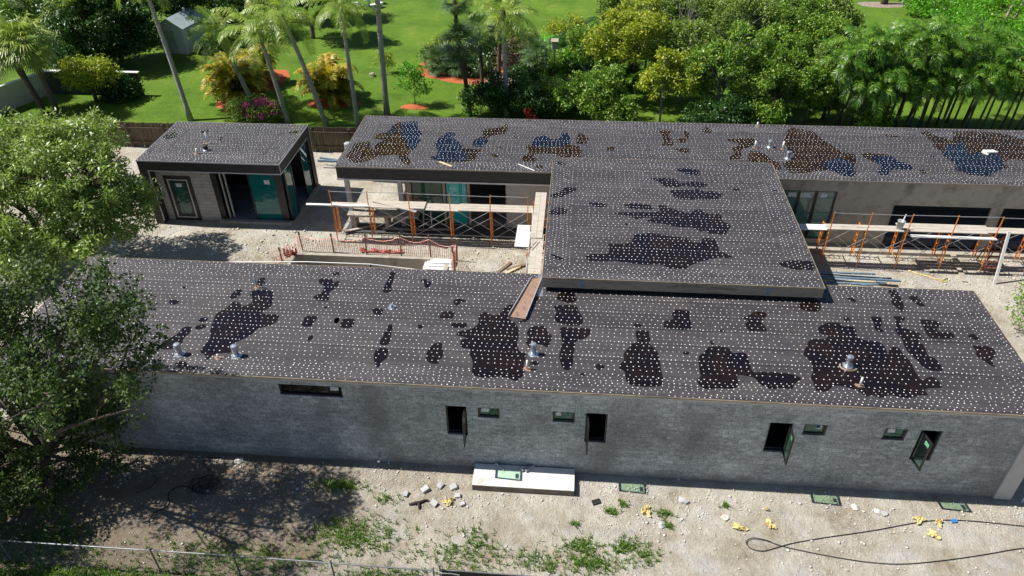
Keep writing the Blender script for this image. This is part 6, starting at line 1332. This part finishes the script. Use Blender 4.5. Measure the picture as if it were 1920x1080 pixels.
S('mid green shrub at the roof edge right of the tall dark one', (13.5, 28.4, 0), [((0, 0, 1.1), (1.0, .7, 1.0), 2), ((-.6, 0, 1.9), (.6, .5, .5), .5)], L_MID, ncl=80)
S('mid green shrub at the roof edge under the low rounded tree', (4.0, 28.8, 0), [((0, 0, 1.2), (1.2, .8, 1.1), 2)], L_MID, ncl=90)
S('red leaved bromeliad clump behind the rear roof edge', (-1.1, 29.1, 0), [((0, 0, .75), (.75, .4, .55), 2)], L_RED, .22, 40, 30, .25, aspect=.3)
S('small red flowered shrub beside the birdhouse', (-1.4, 35.4, 0), [((0, 0, 1.0), (.6, .5, .8), 2)], L_RED, .15, 26, 24, .3)
bg_ = S('bougainvillea bush with pink flowers behind the cabin roof', (-20.2, 28.95, 0), [((0, 0, .85), (1.9, .9, .75), 3)], L_SPARSE, .12, 46, 150, .36, aspect=.55)
bg_['category'] = 'bush'; del bg_['group']
C = ellip(26, (0.3, -.2, 1.0), (1.3, .7, .6), .8); link('flowers', leaves_mesh('flowers', C, np.full(len(C), .22), 44, .12, L_PINK, .8), bg_)
del bg_
tree('small_tree', 'small yellow green tree with a thick short trunk below the fan palms', 'tree', (-33.3, 31.6, 0), [((0, 0, 2.4), (1.7, 1.5, .8), 2), ((-.6, 0, 1.7), (1.2, 1.0, .6), .7), ((.9, .2, 1.9), (1.1, 1.0, .6), .8)], L_YEL, .17, 52, 110, .38, BARK, .16, .4, twig=.6)
tree('sapling', 'thin young sapling on its small red mulch ring', 'sapling', (-10.0, 32.3, 0), [((0, 0, 2.3), (.8, .7, .8), 2), ((.5, 0, 1.3), (.8, .6, .4), .8), ((-.8, 0, 1.4), (.5, .4, .3), .5)], L_HEDGE, .17, 26, 42, .3, BARK, .035, .3, twig=1)
tree('shrub', 'wispy yellowish shrub on the lawn beside the brown boulder', 'shrub', (-13.5, 38.2, 0), [((0, 0, .95), (.7, .6, .8), 2)], L_YEL, .12, 34, 45, .28, BARK, .04, .2, twig=.8)
tree('shrub', 'yellow green shrub at the left rim of the mulch island', 'shrub', (-9.9, 41.8, 0), [((0, 0, .9), (.9, .8, .8), 2)], L_YEL, .13, 40, 50, .3, BARK, .04, .2, twig=.5)
GD = 'dark trees at the upper left'
def D(label, base, blobs, ncl, mat=L_DEEP, leaf=.22): return tree('dense_tree', label, 'tree', base, blobs, mat, leaf, 64, ncl, .55, BARK, .22, .3, group=GD, twig=.3)
D('large dark tree mass behind the small yellow green tree', (-36.4, 38.4, 0), [((0, 0, 4.0), (3.0, 2.4, 2.2), 3), ((2.6, .8, 3.2), (2.2, 2.0, 1.8), 2), ((-2.2, .8, 2.6), (2.2, 1.8, 1.6), 1.2), ((.5, -1.0, 2.2), (2.4, 1.4, 1.4), 1.2)], 420)
D('dark tree left of the shed casting shade on the lawn', (-35.9, 40.2, 0), [((0, 0, 4.6), (2.4, 2.2, 2.2), 3), ((1.6, -.8, 3.0), (1.8, 1.5, 1.5), 1), ((-1.5, -1.2, 2.2), (1.8, 1.4, 1.5), 1)], 330)
D('leafy dark tree casting the long shade behind the palm crowns', (-21.8, 46.5, 0), [((0, 0, 5.2), (2.6, 2.2, 1.6), 3), ((2.4, -.6, 4.6), (1.8, 1.6, 1.2), 1)], 250)
D('dark tree filling the gap behind the fan palms', (-40.5, 43.0, 0), [((0, 0, 3.0), (2.6, 2.2, 2.4), 3)], 220)
D('tall dark tree at the top edge behind the bright fan palm', (-36.5, 46.0, 0), [((0, 0, 5.2), (3.2, 2.6, 2.4), 3), ((3.2, 0, 4.0), (2.4, 2.2, 2.2), 2)], 330)
D('mid green tree at the top left corner', (-45.0, 44.0, 0), [((0, 0, 3.6), (3.0, 2.4, 2.0), 3)], 220, L_MID, .2)
D('green tree behind the shed roof', (-31.5, 49.5, 0), [((0, 0, 3.8), (2.8, 2.2, 2.0), 3), ((2.6, 1, 3.2), (2.0, 1.8, 1.6), 1)], 230, L_MID, .2)
D('dark tree right of the shed behind the drooping palm', (-27.4, 47.0, 0), [((0, 0, 2.8), (2.4, 2.0, 1.9), 3)], 200)
D('dark tree at the top edge behind the palm crowns', (-24.0, 52.0, 0), [((0, 0, 3.6), (2.8, 2.4, 2.2), 3), ((2.8, .5, 3.4), (2.2, 2.0, 1.9), 2)], 300)
D('low dark bushes in the shade right of the shed', (-27.6, 42.2, 0), [((0, 0, .9), (1.7, 1.1, .9), 2)], 110)
D('low dark bush at the right end of the low shaded wall', (-31.6, 32.2, 0), [((0, 0, .7), (1.3, .7, .8), 2)], 60)
D('dark bush beside the left wall behind the fan palms', (-36.8, 34.6, 0), [((0, 0, 1.5), (1.2, 1.0, 1.3), 2)], 110)
# far hedge and things at the top right
tree('hedge', 'bright green rounded hedge at the top right', 'hedge', (36.0, 50.5, 0), [((0, 0, 1.6), (2.6, 2.2, 1.6), 2), ((-3.2, -3.0, 1.3), (2.4, 2.0, 1.3), 1.6), ((3.0, -5.0, 1.2), (2.2, 2.0, 1.3), 1.2), ((-2.0, 4.5, 1.5), (3.4, 2.2, 1.5), 2), ((.8, -4.5, 1.2), (2.2, 1.8, 1.2), 1)], L_HEDGE, .22, 64, 330, .55, BARK, .1, .15, twig=.1)
tree('shrub', 'yellow leaved shrub at the top right corner', 'shrub', (40.6, 58.0, 0), [((0, 0, 1.2), (2.2, 1.4, 1.2), 2)], L_YEL, .22, 60, 90, .5, BARK, .06, .2, twig=.2)
for x, y, tx, ty, h, l in ((39.0, 53.6, 40.6, 55.0, 6.5, 'bare pinkish leaning trunk in front of the yellow shrub'), (40.3, 54.6, 42.6, 56.5, 6.0, 'second bare pinkish trunk leaning farther right'), (42.9, 50.6, 43.2, 51.5, 7.0, 'grey straight trunk at the top right corner')):
    palm('slender_palm', l, (x, y, 0), (tx, ty, h), .13, .10, ROWC[0], WOODF if 'pink' in l else TRUNKG, 'bare trunks at the top right', 0, .9)
palm('slender_palm', 'far trunk standing on the brown mulch patch at the top', (30.3, 58.9, 0), (30.4, 59.5, 6.5), .28, .2, ROWC[1], TRUNKB, None, 0, 1.3)
# loose timber on the back roof
m = MB(); m.beam((-5.3, 16.08, BZ+.03), (-4.58, 15.6, BZ+.03), .11, .04); setp(m.build('timber_offcut', WOODL), 'yellow timber offcut lying on the rear roof near its front edge', 'timber')
m = MB(); m.beam((-1.34, 16.06, BZ+.03), (-.48, 15.4, BZ+.03), .05, .03); setp(m.build('white_strip', PVC), 'thin white strip lying on the rear roof beside the raised roof', 'strip')
m = MB(); m.obox((22.2, 18.8, BZ+.05), (.28, .03, 0), (-.05, .14, 0), (0, 0, .04)); m.obox((21.95, 18.7, BZ+.03), (.1, .12, 0), (-.12, .1, .03), (0, 0, .02)); setp(m.build('material_scrap', CONC), 'pale crumpled scrap of packing on the rear roof puddle at far right', 'scrap')
# fallen branches on the mulch
m = MB()
for k in range(40):
    x, y = random.uniform(-6.5, -1.5), random.uniform(35.5, 39.5); a = random.uniform(0, 6.28); L = random.uniform(.4, 1.3); limb(m, (x, y, .12), (x+L*math.cos(a), y+L*math.sin(a), random.uniform(.1, .4)), .03, .012, .1, 3)
setp(m.build('fallen_branches', BARKP), 'pile of pale fallen branches on the grey mulch', 'branches', kind='stuff')
